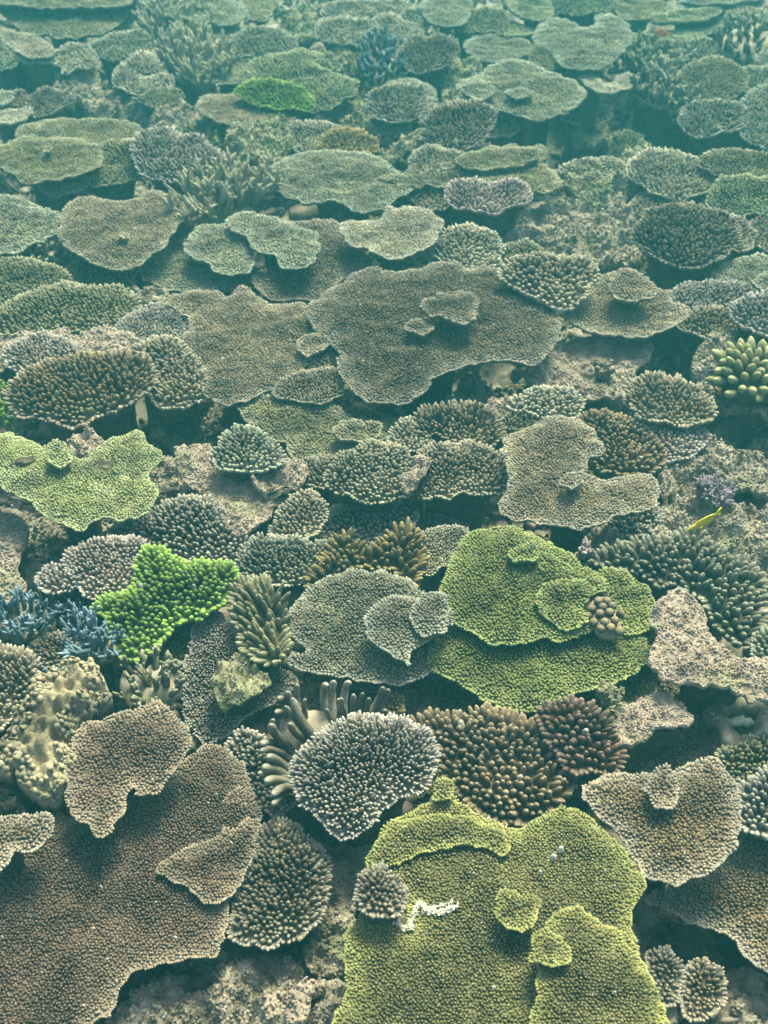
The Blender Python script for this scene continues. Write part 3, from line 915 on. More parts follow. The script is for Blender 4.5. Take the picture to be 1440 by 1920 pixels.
leather()
staghorn('short beige staghorn tufts between the leather coral and the green coral', 'sage', -3, [(218, 1300), (225, 1262), (260, 1245), (310, 1250), (352, 1275), (345, 1310), (300, 1330), (250, 1335)], 22, 42, 6.5, 4)
# blue branches
staghorn('blue branching coral at the left frame edge below the dead wall', 'blue', -2, [(-30, 1190), (0, 1150), (40, 1140), (85, 1150), (95, 1180), (60, 1200), (0, 1205)], 30, 48, 4.8, 4, group='blue branching coral clumps')
staghorn('blue branching coral touching the neon green coral on its left', 'blue', -1, [(132, 1200), (150, 1180), (190, 1180), (225, 1200), (225, 1235), (190, 1252), (150, 1235)], 30, 50, 4.8, 4, group='blue branching coral clumps')
staghorn('dim blue branching coral under the rosy dome', 'slate', -4, [(85, 1150), (110, 1115), (150, 1110), (180, 1140), (160, 1170), (110, 1175)], 30, 46, 4.8, 4, group='blue branching coral clumps')
staghorn('tiny blue tuft on top of the leather coral', 'blue', 2, [(75, 1268), (85, 1255), (110, 1252), (118, 1265), (100, 1278)], 6, 24, 5, 3, group='blue branching coral clumps')
D('rosy domed coral above the blue branches', 'rose', 2, 15,
  [(128, 1060), (150, 1030), (200, 1020), (250, 1018), (275, 1030), (264, 1060), (257, 1095), (230, 1127), (190, 1132), (150, 1110)], fan=.3)
D('small rosy coral with pale tips left of the larger rosy dome', 'rose', 1, 15, [(68, 1095), (90, 1068), (120, 1063), (142, 1085), (127, 1112), (95, 1117)], fan=.4, blen=1.6)
D('bright neon green coral of knobbly branchlets at the left', 'neon', 1, 20,
  [(188, 1150), (200, 1128), (230, 1118), (250, 1103), (257, 1070), (270, 1043), (295, 1038), (330, 1052), (345, 1062), (400, 1063), (440, 1072), (454, 1095), (442, 1127), (420, 1142), (400, 1152), (370, 1167), (340, 1167), (322, 1182), (302, 1207), (277, 1237), (250, 1247), (225, 1227), (213, 1200), (203, 1170)], bulge=.24, blen=1.15, brad=.46, sides=9)
R('pale dead coral ledge at the left frame below the lime table', 'pink', -3, 16, [(-30, 990), (10, 970), (45, 985), (42, 1050), (30, 1080), (45, 1105), (20, 1130), (-30, 1120)], relief=.5, bulge=.1, stem=.9)
R('dim brown rock face beside the pale dead ledge under the lime table', 'grey', -12, 16, [(40, 990), (110, 980), (220, 1000), (235, 1040), (130, 1050), (90, 1085), (40, 1080)], bulge=.2)
D('encrusting dull mauve coral with a green silted hollow, below the dark brown dome', 'mauve', -5, 11,
  [(350, 1270), (360, 1200), (380, 1165), (410, 1155), (440, 1195), (480, 1240), (530, 1265), (555, 1290), (520, 1312), (470, 1335), (432, 1372), (390, 1392), (360, 1362), (345, 1320)], blen=.8, bulge=.12, skip=.12)
R('green silted dead patch on the dull mauve coral', 'green', -1.2, 12, [(400, 1290), (430, 1240), (470, 1250), (500, 1280), (470, 1312), (430, 1325)], bulge=.1, skip=.6)
D('small knobbly brown coral under the lower edge of the neon green coral', 'umber', -6, 14, [(290, 1230), (310, 1205), (345, 1185), (365, 1200), (350, 1245), (320, 1260)])
D('long fingered tan coral between neon green coral and grey ruffled table', 'olive', 1, 25,
  [(435, 1175), (443, 1110), (480, 1092), (518, 1108), (545, 1170), (542, 1220), (512, 1257), (475, 1240), (447, 1205)], blen=2.1, brad=.42, fan=.3, lean=(-.45, .35, 0), edgew=.5)
R('purple crusted rock right of the long fingered tan coral', 'pink', -6, 14, [(505, 1120), (520, 1085), (560, 1080), (590, 1095), (570, 1130), (550, 1170), (525, 1160)], bulge=.3)

# ================================================================== middle band, 760-1260
LIMEHOLES = [ell(48, 872, 17, 9), ell(198, 876, 22, 10, -12)]
LIMEPALE = [ell(187, 922, 24, 12, 20), ell(12, 895, 28, 14, 20), ell(233, 897, 11, 7), ell(60, 885, 20, 6), ell(215, 868, 16, 6)]
lt, lsh = T('lime yellow table coral with torn holes shown as dark patches at the left frame edge', 'lime', 8, 9.5,
  [(-40, 835), (0, 815), (40, 822), (75, 838), (110, 832), (140, 858), (170, 858), (195, 832), (225, 820), (262, 812), (275, 835), (298, 848), (298, 870), (280, 890), (290, 920), (290, 940), (270, 965), (230, 978), (205, 970), (185, 972), (165, 985), (150, 993), (110, 980), (85, 970), (60, 945), (35, 930), (0, 910), (-40, 900)],
  tilt=(0, .10), tiers=[(2, [(88, 850), (105, 824), (132, 840), (140, 860), (120, 877), (95, 873)])], bare=LIMEHOLES, pale=LIMEPALE)
def hole(parent, sh, ol, nm='hole_shade_patch', mat=None, lift=.007):  # solid dark patch laid on the plate, the hole's shade put into its colour
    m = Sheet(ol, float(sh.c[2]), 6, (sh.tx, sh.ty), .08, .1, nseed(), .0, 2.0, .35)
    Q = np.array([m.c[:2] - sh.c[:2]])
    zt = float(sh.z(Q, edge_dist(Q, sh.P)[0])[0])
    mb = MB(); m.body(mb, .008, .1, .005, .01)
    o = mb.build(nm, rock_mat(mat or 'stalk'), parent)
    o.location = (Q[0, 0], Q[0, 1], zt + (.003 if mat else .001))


hole(lt, lsh, ell(48, 872, 17, 9)); hole(lt, lsh, ell(198, 876, 22, 10, -12))
R('pinkish brown dead table coral slab in the middle left, below the dark cavity', 'pink', 0, 11,
  [(333, 850), (350, 838), (385, 840), (410, 860), (430, 885), (480, 895), (520, 885), (562, 890), (545, 922), (510, 952), (480, 987), (440, 1002), (415, 977), (395, 942), (360, 907), (340, 880)], relief=.5, bulge=.05, tilt=(0, .08), stem=.5)
D('whitish domed coral perched on the dead slab, under the long olive table', 'sage', 5, 16, [(403, 872), (410, 835), (430, 813), (460, 806), (500, 828), (522, 850), (524, 877), (490, 887), (440, 890)], fan=.3)
R('pink crusted lump at the right edge of the dead slab', 'pink', 2, 10, [(478, 905), (500, 885), (540, 870), (572, 880), (560, 905), (520, 925), (490, 925)], bulge=.3)
R('dim boulder in the dark cavity right of the lime table', 'grey', -10, 14, [(290, 790), (320, 770), (370, 780), (360, 830), (320, 840), (290, 830)], bulge=.4)
R('grey silted rock right of the lime table, under the dead slab', 'grey', -8, 14, [(290, 900), (310, 860), (345, 880), (380, 930), (410, 980), (380, 1000), (320, 960)], bulge=.2)
D('large dark brown dome with bead like white tips above the neon green coral', 'dark', -3, 18.5,
  [(212, 1005), (245, 980), (290, 963), (330, 946), (380, 944), (420, 972), (457, 1000), (464, 1037), (440, 1066), (390, 1064), (340, 1058), (300, 1042), (255, 1034), (225, 1024)], bulge=.24, blen=1.2, brad=.42)
D('small brown dome right of the dead slab tip', 'tan', 2, 15, [(511, 1000), (525, 970), (545, 943), (575, 928), (602, 945), (608, 980), (587, 1007), (555, 1020), (528, 1017)], fan=.35)
D('wide brown coral with bead white tips under the cream dome', 'dark', -4, 16, [(603, 987), (630, 958), (680, 947), (740, 949), (773, 963), (770, 1002), (740, 1018), (690, 1020), (640, 1012)])
D('reddish brown encrusting coral in the shade right of the white beaded coral', 'red', -7, 13, [(768, 985), (800, 970), (855, 983), (872, 1002), (830, 1010), (790, 1007)], blen=.8)
D('blue grey coral with white tips left of the brown fingers', 'grey', 0, 15, [(445, 1062), (463, 1030), (500, 1012), (560, 1020), (612, 1028), (622, 1055), (590, 1087), (545, 1102), (500, 1102), (460, 1087)], blen=1.5)
D('chocolate and tan finger coral in an arch above the grey ruffled table', 'gold', 0, 24,
  [(588, 1082), (620, 1050), (628, 1025), (660, 1016), (690, 1040), (715, 1025), (740, 1006), (775, 1008), (792, 1050), (787, 1092), (765, 1114), (740, 1092), (700, 1075), (660, 1075), (622, 1107), (595, 1112)], bulge=.30, blen=1.6, brad=.40, fan=.2, edgew=.3)
D('beige dead looking coral left of the large green table', 'cream', 1, 10, [(773, 1025), (800, 1000), (845, 990), (873, 1003), (867, 1032), (832, 1062), (800, 1077), (785, 1060)], blen=.8, bulge=.15)
T('dark grey lower table coral showing below the grey ruffled table', 'grey', -9, 11, [(610, 1255), (700, 1255), (780, 1250), (850, 1280), (892, 1310), (862, 1337), (830, 1342), (780, 1317), (740, 1302), (660, 1292)])
T('grey ruffled table coral with raised crumpled tier at the centre', 'grey', 1, 11.5,
  [(540, 1160), (560, 1125), (590, 1100), (630, 1080), (690, 1073), (740, 1080), (770, 1095), (790, 1110), (820, 1115), (850, 1140), (852, 1180), (835, 1200), (810, 1240), (790, 1270), (740, 1285), (690, 1280), (640, 1270), (590, 1265), (555, 1255), (545, 1240), (575, 1215), (545, 1195)],
  wave=.09, bulge=.06, edgew=.8, tiers=[(4, [(678, 1180), (690, 1150), (720, 1125), (760, 1120), (800, 1125), (840, 1145), (852, 1175), (818, 1197), (792, 1212), (772, 1232), (772, 1257), (740, 1242), (720, 1227), (688, 1205)], dict(bulge=.2)),
                            (6, [(765, 1165), (775, 1130), (800, 1110), (835, 1120), (850, 1150), (835, 1185), (800, 1200), (775, 1190)], dict(bulge=.3))])
T('large olive green table coral with a small tier, upper of the green stack', 'green', 5.5, 11.5,
  [(830, 1100), (840, 1060), (860, 1030), (885, 1005), (920, 995), (970, 993), (1010, 1008), (1050, 1030), (1080, 1050), (1110, 1080), (1138, 1095), (1135, 1110), (1105, 1120), (1110, 1150), (1110, 1175), (1085, 1195), (1050, 1205), (1010, 1195), (975, 1212), (930, 1210), (895, 1195), (860, 1175), (835, 1150), (828, 1125)],
  tilt=(0, .1), bulge=.07, tiers=[(2.5, [(943, 1042), (960, 1023), (1000, 1020), (1017, 1040), (1000, 1057), (963, 1057)]), (.3, [(1000, 1115), (1030, 1090), (1080, 1085), (1115, 1105), (1100, 1135), (1108, 1165), (1080, 1185), (1040, 1180), (1010, 1150)], dict(bulge=.12)),
                                  (.4, [(985, 1040), (1020, 1035), (1070, 1060), (1100, 1085), (1080, 1100), (1040, 1085), (1005, 1065)])])
T('olive green table coral right of the bubble coral', 'green', 4, 11.5, [(1108, 1080), (1140, 1063), (1180, 1083), (1215, 1105), (1231, 1140), (1224, 1172), (1195, 1190), (1165, 1182), (1145, 1140), (1130, 1110)], tilt=(0, .15))
T('wide olive green table coral, lower of the green stack', 'green', 1.5, 12,
  [(803, 1230), (812, 1205), (840, 1170), (900, 1150), (970, 1150), (1040, 1150), (1110, 1165), (1170, 1185), (1205, 1195), (1210, 1220), (1205, 1250), (1180, 1270), (1150, 1285), (1110, 1290), (1080, 1300), (1060, 1315), (1010, 1335), (950, 1332), (910, 1318), (890, 1300), (845, 1275), (815, 1255)], tilt=(0, .1), bulge=.06)
T('small olive green plate under the right end of the green stack', 'green', -4, 12, [(1148, 1300), (1170, 1262), (1210, 1235), (1227, 1268), (1217, 1302), (1180, 1322), (1155, 1317)])


def bubble():
    ol = [(1103, 1150), (1108, 1124), (1135, 1124), (1152, 1142), (1166, 1172), (1160, 1194), (1135, 1197), (1112, 1185)]
    seed = nseed(); rng = np.random.RandomState(seed)
    sh = Sheet(ol, .055, 17, (0, .25), .3, .02, seed, .1)
    t = thing('bubble_coral', 'small cluster of shiny brown egg shaped knobs in the notch of the green stack', 'coral', sh.c)
    mb = MB(); sh.body(mb, .01, .3, .012, .02); mb.build('base', rock_mat('pink'), t)
    stalk_mesh(sh, .8, float(ground(sh.c[0], sh.c[1])) - .055 - .06).build('stem', rock_mat('stalk'), t)
    Q = sh.grid(sh.sp, .15)
    P, n, d, o = sh.surf(Q)
    m = coral_mat('nut')
    for i in range(len(Q)):
        mb = MB()
        sprigs(mb, P[i:i + 1], n[i:i + 1], np.array([sh.sp * .75]), np.array([sh.sp * rng.uniform(.44, .52)]), 'bulb', 12, np.array([.5]), np.array([0.]))
        mb.build('knob', m, t)


bubble()
R('tall yellow green sponge knob below the green stack, upper of two', 'green', 0, 14, [(1120, 1305), (1128, 1292), (1150, 1290), (1162, 1305), (1155, 1325), (1130, 1325)], bulge=.8, cat='sponge', name='sponge_knob', group='yellow green knobs under the green stack')
R('yellow green sponge knob below the green stack, lower of two', 'green', -1, 14, [(1135, 1345), (1145, 1327), (1165, 1328), (1170, 1350), (1150, 1365), (1138, 1360)], bulge=.8, cat='sponge', name='sponge_knob', group='yellow green knobs under the green stack')
R('pale pink dead coral ledge right of the reddish dome', 'pink', 2, 12, [(1120, 1392), (1150, 1370), (1180, 1330), (1220, 1308), (1270, 1318), (1294, 1352), (1270, 1360), (1230, 1367), (1200, 1387), (1150, 1402)], relief=.5, bulge=.15)
D('small knobby tan coral wedged between green stack and pink dead slab', 'gold', 0, 14, [(1203, 1212), (1213, 1180), (1238, 1148), (1262, 1158), (1260, 1190), (1237, 1232), (1215, 1247)])
R('long pink dead coral slab crossing the right side below the grey green dome', 'pink', 7, 13,
  [(1226, 1150), (1260, 1116), (1290, 1118), (1315, 1150), (1322, 1180), (1362, 1220), (1410, 1240), (1480, 1245), (1480, 1305), (1430, 1312), (1390, 1302), (1350, 1287), (1310, 1282), (1260, 1277), (1228, 1257), (1225, 1220), (1238, 1190)], relief=.5, bulge=.06, tilt=(0, .1), stem=.5)
D('large grey green domed coral with rounded fingers at the right', 'grey', 0, 25,
  [(1105, 1060), (1150, 1030), (1220, 1018), (1300, 1013), (1370, 1048), (1412, 1073), (1437, 1120), (1422, 1192), (1395, 1217), (1370, 1212), (1340, 1182), (1310, 1140), (1270, 1110), (1230, 1108), (1190, 1090)], bulge=.28, blen=1.35, fan=.45, brad=.40, edgew=.3)
R('dark rock under the long pink slab above the grey brown table', 'grey', -10, 14, [(1240, 1290), (1300, 1285), (1380, 1300), (1370, 1350), (1320, 1370), (1260, 1340)], bulge=.2)


def clam():
    p = at_z((1385, 1368), -.035)[0]
    m = np.linalg.norm(p - CAM) / F
    t = thing('giant_clam', 'small clam with cream mantle sitting in a ring of rock at the right edge', 'clam', p)
    mb = MB()
    a = np.linspace(0, 2 * math.pi, 33)[:-1]
    ring = np.column_stack([np.cos(a) * 40 * m * (1 + .12 * np.sin(3 * a)), np.sin(a) * 52 * m, .012 + .008 * np.sin(2 * a + 1)])
    k = len(a)
    V = []; s = 8
    for i in range(s):
        b = i / s * 2 * math.pi
        c = (1 + .42 * math.cos(b)) * (1 + .09 * np.sin(7 * a))[:, None]
        V.append(ring * np.column_stack([c, c, np.ones((k, 1))]) + np.array([0, 0, .020 * math.sin(b)]))
    V = np.concatenate(V)
    j = np.arange(k); jn = (j + 1) % k
    q = np.concatenate([np.stack([i * k + j, i * k + jn, ((i + 1) % s) * k + jn, ((i + 1) % s) * k + j], 1) for i in range(s)])
    mb.add(V, q); mb.build('rock_ring', rock_mat('grey'), t)
    for sgn, nm in ((1, 'shell_valve'), (-1, 'shell_valve')):
        mb = MB()
        n = 24; u = np.linspace(0, math.pi, n)
        rows = []
        for v in np.linspace(0, 1, 7):
            r = .35 + .65 * v
            rows.append(np.column_stack([np.cos(u) * 26 * m * r * (1 + .08 * np.sin(u * 12) * v), sgn * (np.sin(u) * 22 * m * r * .55 + .004), -.03 + .05 * v + .004 * np.sin(u * 12) * v]))
        V = np.concatenate(rows)
        j = np.arange(n - 1)
        q = np.concatenate([np.stack([i * n + j, i * n + j + 1, (i + 1) * n + j + 1, (i + 1) * n + j], 1) for i in range(6)])
        mb.add(V, q); mb.build(nm, rock_mat('green'), t)
    mb = MB()
    x = np.linspace(-1, 1, 26)
    pts = np.column_stack([x * 24 * m, .003 * np.sin(x * 14), .016 + .006 * (1 - x * x)])
    tube(mb, pts, (8 * m * (1 - .6 * x ** 2) * (1 + .18 * np.sin(x * 22))), 9)
    mb.build('mantle', plain_mat('clam_mantle', (.42, .42, .26), (.60, .60, .45), 60, .5), t)


clam()

# ================================================================== middle right
T('tan table coral with scalloped edge and one little tier, right of centre', 'tan', 8, 10,
  [(950, 825), (975, 812), (1000, 800), (1030, 785), (1065, 783), (1095, 795), (1115, 820), (1130, 840), (1128, 852), (1105, 858), (1098, 885), (1130, 905), (1170, 895), (1205, 890), (1230, 905), (1235, 930), (1215, 955), (1160, 965), (1110, 985), (1060, 990), (1000, 978), (945, 970), (938, 945), (950, 910), (948, 870), (940, 845)],
  tilt=(0, .1), tiers=[(2, [(1043, 907), (1058, 890), (1090, 883), (1102, 895), (1085, 914), (1058, 917)])])
D('chocolate brown dome partly under the tan scalloped table', 'nut', 3, 17, [(1088, 792), (1120, 780), (1160, 788), (1205, 813), (1237, 845), (1242, 877), (1210, 892), (1160, 894), (1125, 887), (1113, 860), (1120, 838), (1100, 812)], blen=1.1, edgew=.2)
T('brown domed plate with white tips above the small rosy lobes, right side', 'tan', 7, 15, [(1163, 737), (1195, 713), (1240, 710), (1290, 720), (1327, 745), (1339, 775), (1327, 797), (1290, 802), (1240, 800), (1198, 787)], bulge=.15, tilt=(0, .18), blen=1.2, edgew=.6)
D('rosy lobed coral with white tips hanging below the brown domed plate', 'rose', 3, 15, [(1168, 797), (1200, 780), (1240, 808), (1290, 803), (1323, 820), (1312, 842), (1270, 865), (1240, 865), (1213, 832)], fan=.4)
sl, slsh = R('tan dead table coral slab below the central table, with a tan bush growing on it', 'pink', 1, 11,
  [(990, 700), (1010, 680), (1035, 655), (1060, 640), (1130, 636), (1200, 640), (1221, 660), (1190, 690), (1185, 715), (1160, 740), (1110, 747), (1060, 750), (1010, 737)], relief=.5, bulge=.05, tilt=(0, .08), stem=.5)
staghorn('little tan bush coral growing on the tan dead slab', 'tan', 3.5, ell(1130, 695, 20, 14), 12, 22, 5, 3, group='', name='bush_coral')
D('pale yellow finger coral at the top of the tan scalloped table', 'cream', 3, 14, [(953, 767), (985, 743), (1030, 736), (1072, 743), (1087, 765), (1077, 787), (1040, 787), (1000, 782)], prof='bulb', blen=1.2, fan=.3)
D('olive finger coral between the pale yellow one and the finger dome', 'olive', 1, 13, [(918, 812), (930, 780), (970, 772), (1010, 788), (1005, 807), (960, 827), (935, 827)], fan=.3, blen=1.5)
R('lilac crusted knob beside the olive finger coral', 'pink', 2, 9, [(915, 790), (920, 768), (940, 755), (965, 758), (962, 775), (940, 790), (925, 800)], bulge=.5)
R('turquoise encrusted pebble in the shade under the central table', 'teal', -4, 12, ell(845, 763, 17, 11), bulge=.7, name='reef_stone', group='', skip=.8)
R('dim pitted boulder in the shade right of the turquoise pebble', 'grey', -7, 12, ell(885, 750, 32, 22), bulge=.6, group='')
D('brown finger dome of long branchlets below the turquoise pebble', 'tan', 4, 15, [(773, 805), (785, 783), (815, 776), (850, 772), (900, 772), (932, 790), (937, 817), (915, 842), (880, 847), (855, 832), (825, 827), (795, 822)], blen=1.9, fan=.35, edgew=.3)
D('broad brown dome between cream dome and tan scalloped table', 'tan', 2, 15, [(768, 932), (780, 880), (800, 850), (850, 840), (900, 845), (940, 862), (954, 900), (942, 927), (905, 932), (870, 927), (840, 937), (810, 940)], fan=.2)
D('cream domed coral of neat rounded branchlets at the centre', 'cream', 4, 15, [(616, 910), (625, 880), (650, 853), (690, 842), (735, 838), (762, 855), (770, 890), (767, 927), (740, 942), (690, 947), (660, 932), (630, 927)], bulge=.28, edgew=.3)
D('pale plate like coral tucked behind the cream dome and finger dome', 'cream', 3, 13, [(731, 827), (745, 803), (770, 792), (790, 810), (802, 837), (780, 847), (750, 842)])
D('small dark dome left of the cream dome', 'umber', 0, 14, [(568, 890), (580, 868), (620, 863), (637, 877), (622, 907), (600, 919), (573, 910)])
R('pale crusted rubble between the cream and broad brown domes', 'pink', 5, 10, [(755, 905), (765, 880), (790, 860), (800, 880), (785, 910), (768, 925)], bulge=.2, group='')
D('small dark coral with white tips hanging under the tan scalloped table', 'dark', -2, 16, [(1140, 985), (1160, 955), (1210, 945), (1234, 965), (1232, 997), (1200, 1012), (1165, 1010)], fan=.3)
staghorn('little pink branching coral above the upper green table', 'pink', 3, ell(1094, 1038, 22, 14), 16, 24, 5.5, 2, group='', name='pink_branching_coral')
R('grey silted rock behind the yellow fish', 'grey', -3, 12, [(1220, 1010), (1240, 960), (1290, 935), (1370, 950), (1440, 980), (1470, 1040), (1400, 1060), (1330, 1015), (1270, 1020)], bulge=.15)
R('grey rock with algae right of the brown dome and above the purple tuft', 'grey', 0, 12, [(1240, 880), (1260, 850), (1310, 840), (1380, 850), (1470, 870), (1470, 930), (1400, 930), (1320, 900), (1280, 940), (1245, 925)], bulge=.2)
R('rock base carrying the lemon green finger coral at the right edge', 'grey', -1, 13, [(1300, 690), (1320, 650), (1370, 640), (1440, 650), (1480, 680), (1480, 780), (1420, 790), (1360, 770), (1320, 740)], bulge=.3)
R('dark rock wall below the lemon green finger coral', 'grey', -12, 13, [(1340, 830), (1370, 790), (1480, 780), (1480, 880), (1400, 870)], bulge=.3)
staghorn('fluffy purple soft coral tuft on grey rock right of the tan table', 'lilac', 1, ell(1340, 928, 36, 26), 60, 20, 4, 3, group='', name='soft_coral', cat='soft coral', knoll=.4, spread=1.2, sublen=.6)


def green_fingers():
    seed = nseed(); rng = np.random.RandomState(seed)
    ol = [(1350, 740), (1352, 700), (1372, 670), (1410, 660), (1470, 675), (1480, 740), (1420, 760), (1380, 757)]
    sh = Sheet(ol, .06, 20, (0, .3), .5, .02, seed, .35)
    t = thing('finger_coral', 'lemon green coral of fat blunt fingers at the right frame edge', 'coral', sh.c)
    mb = MB(); sh.body(mb, .01, .3, .015, .02); mb.build('base', rock_mat('stalk'), t)
    stalk_mesh(sh, .7, float(ground(sh.c[0], sh.c[1])) - .06 - .06).build('stem', rock_mat('stalk'), t)
    Q = np.concatenate([sh.grid(sh.sp * .76, .2), offset_in(sh.P, sh.sp * .1)[::14]])
    P, n, d, o = sh.surf(Q)
    rad = (Q - sh.P.mean(0)) / np.abs(sh.P - sh.P.mean(0)).max()
    for i in range(len(Q)):
        D_ = n[i] + np.array([*rad[i] * .8, 0]) + rng.normal(0, .15, 3); D_ /= np.linalg.norm(D_)
        mb = MB()
        L = sh.sp * rng.uniform(1.1, 1.6)
        k = np.linspace(0, 1, 8)[:, None]
        side = rng.normal(0, .25, 3)
        pts = P[i] + D_ * L * (k - .1) + side * L * .4 * k ** 2
        tube(mb, pts, sh.sp * rng.uniform(.36, .44) * np.array([.8, .95, 1, 1.02, 1.0, .92, .74, .42]), 10, k[:, 0] ** 1.5, rng.uniform())
        mb.build('finger', coral_mat('lemon'), t)


green_fingers()

# ================================================================== middle left
D('large rusty brown dome above the lime table', 'brown', 6, 16.5,
  [(28, 732), (60, 700), (120, 680), (180, 676), (240, 678), (282, 690), (294, 715), (272, 747), (230, 773), (190, 793), (140, 808), (90, 803), (43, 783), (25, 757)], bulge=.30, blen=1.6, fan=.25, edgew=.8)
D('brown dome adjoining the rusty dome on its right', 'tan', 4, 16, [(248, 672), (280, 648), (310, 642), (347, 663), (372, 690), (390, 735), (373, 757), (332, 774), (300, 770), (283, 747), (285, 710)], bulge=.30)
D('small white tipped coral above the left end of the rusty dome', 'rose', 5, 13, [(13, 682), (30, 653), (70, 638), (130, 643), (157, 665), (142, 687), (90, 697), (40, 702)], bulge=.2)
R('pinkish crusted rock on top of the brown domes', 'pink', 6, 12, [(138, 642), (180, 623), (230, 628), (263, 650), (252, 674), (200, 680), (160, 672)], relief=.5, bulge=.15)
R('pale rubble shelf at the left frame edge above the white tipped coral', 'pink', 2, 12, [(-30, 660), (0, 635), (60, 632), (130, 628), (140, 645), (60, 650), (10, 685), (-30, 700)], relief=.5, bulge=.1)
def alga():
    t, sh = staghorn('yellow green crust of algae at the left frame edge beside the rusty dome', 'alga', 0, [(-20, 760), (0, 725), (25, 718), (42, 740), (60, 790), (40, 812), (0, 800)], 46, 16, 5, 3, group='', name='algae_tuft', cat='algae', knoll=.3)
alga()
T('huge brownish grey central table coral with a small tier on top', 'umber', 9, 9.5,
  [(578, 575), (600, 560), (620, 545), (640, 530), (668, 512), (700, 505), (740, 512), (780, 508), (810, 500), (850, 495), (880, 510), (910, 498), (950, 510), (985, 545), (1010, 570), (1035, 595), (1048, 620), (1040, 640), (1025, 665), (1005, 685), (970, 680), (920, 675), (880, 685), (850, 692), (820, 705), (800, 720), (790, 740), (760, 755), (725, 757), (690, 750), (660, 730), (640, 700), (635, 680), (640, 665), (620, 640), (600, 625), (580, 600)],
  tilt=(.0, .06), edgew=1.4, tiers=[(5, [(788, 572), (820, 553), (855, 546), (887, 551), (902, 575), (897, 597), (870, 612), (845, 602), (825, 597), (798, 594)], dict(bulge=.1)), (2.5, [(758, 607), (780, 596), (800, 603), (817, 618), (800, 632), (768, 624)])])
T('smooth grey tan table coral left of the huge central table', 'tan', 6, 9,
  [(307, 570), (325, 556), (370, 550), (405, 550), (425, 562), (445, 545), (470, 545), (500, 575), (540, 570), (575, 575), (600, 605), (620, 635), (618, 650), (600, 665), (575, 680), (570, 695), (550, 720), (510, 730), (475, 745), (450, 757), (410, 758), (390, 740), (380, 710), (365, 685), (340, 665), (335, 640), (355, 620), (358, 600), (340, 585)],
  tilt=(.0, .08), edgew=.9, tiers=[(1.5, [(556, 642), (580, 625), (605, 625), (622, 640), (612, 657), (580, 670), (558, 662)])])
D('small tan coral squeezed between the central table and the grey tan table', 'tan', 5, 11, [(583, 682), (605, 653), (637, 648), (643, 670), (627, 692), (600, 697)])
D('ruffled olive tan coral below the gap of the two central tables', 'tan', 5, 10, [(518, 742), (540, 713), (580, 703), (622, 698), (640, 720), (635, 747), (600, 757), (560, 752)], bulge=.15)
T('long olive table coral sloping under the central tables', 'olive', 2, 10.5,
  [(445, 760), (470, 745), (510, 735), (560, 740), (620, 755), (660, 785), (740, 790), (765, 800), (735, 820), (700, 830), (660, 840), (645, 855), (620, 862), (580, 860), (545, 858), (535, 830), (500, 830), (475, 810), (455, 785)],
  tilt=(-.02, .10), wave=.06, tiers=[(1.5, [(620, 800), (660, 785), (710, 790), (720, 815), (690, 830), (650, 832), (628, 820)])])

T('olive table coral with crumpled tiers, left of the cream yellow table', 'sage', 8, 9, [(425, 415), (450, 402), (490, 405), (530, 415), (565, 430), (590, 440), (596, 460), (590, 480), (580, 495), (560, 505), (530, 500), (515, 480), (480, 470), (470, 460), (460, 440), (435, 430)], wave=.07)
T('olive grey lobed plate in front of the beige staghorn', 'sage', 5, 9, [(345, 470), (360, 440), (380, 428), (420, 422), (445, 440), (470, 465), (474, 500), (460, 512), (440, 514), (410, 510), (385, 492), (362, 485)], wave=.05)
T('low olive plate beneath the lobed plates, left of centre', 'sage', -1, 9, [(252, 505), (280, 490), (310, 470), (330, 450), (370, 455), (420, 480), (470, 500), (482, 520), (450, 537), (400, 545), (340, 547), (300, 537), (275, 520)])
T('tan plate behind the huge central table on its upper left', 'umber', 2, 9, [(545, 425), (600, 415), (630, 420), (650, 440), (675, 470), (678, 500), (660, 515), (630, 535), (610, 562), (570, 564), (520, 562), (490, 547), (472, 520), (500, 510), (545, 500), (570, 480), (575, 450)], tilt=(0, .10))
T('cream yellow dished table coral above the central table', 'cream', 9, 8.5, [(636, 425), (650, 415), (690, 415), (715, 412), (722, 395), (740, 388), (780, 388), (810, 398), (827, 415), (825, 435), (800, 460), (765, 478), (740, 483), (715, 478), (690, 465), (665, 462), (650, 445)], bulge=-.10)
D('light tan dome of round fingers above the huge central table', 'cream', 4, 13, [(812, 472), (825, 448), (850, 436), (880, 430), (910, 437), (932, 453), (938, 480), (922, 502), (890, 510), (850, 503), (825, 492)])
D('little olive dome behind the cream knobbed bush', 'olive', 2, 11, [(933, 492), (950, 468), (985, 460), (1012, 473), (1022, 497), (990, 510), (950, 512)])
D('cream bush coral of knobby fingers at the right rim of the central table', 'tan', 12, 16, [(938, 527), (955, 503), (1000, 495), (1060, 498), (1105, 508), (1118, 525), (1100, 547), (1085, 567), (1060, 587), (1030, 585), (1005, 572), (970, 552), (948, 542)], prof='bulb', blen=1.3, fan=.4, name='bush_coral', bulge=.4, stem=.25, group='', stempal='teal')
T('dished tan table coral with a curled upper tier, right of the cream bush', 'tan', 8, 9, [(1058, 590), (1075, 570), (1100, 550), (1112, 525), (1150, 512), (1190, 515), (1225, 540), (1240, 545), (1258, 545), (1262, 565), (1285, 575), (1287, 590), (1270, 608), (1240, 620), (1190, 631), (1130, 625), (1085, 610)], bulge=-.06,
  edgew=1.5, tiers=[(4, [(1140, 545), (1145, 522), (1165, 508), (1195, 511), (1222, 530), (1232, 550), (1215, 564), (1180, 571), (1155, 562)], dict(bulge=.2))])
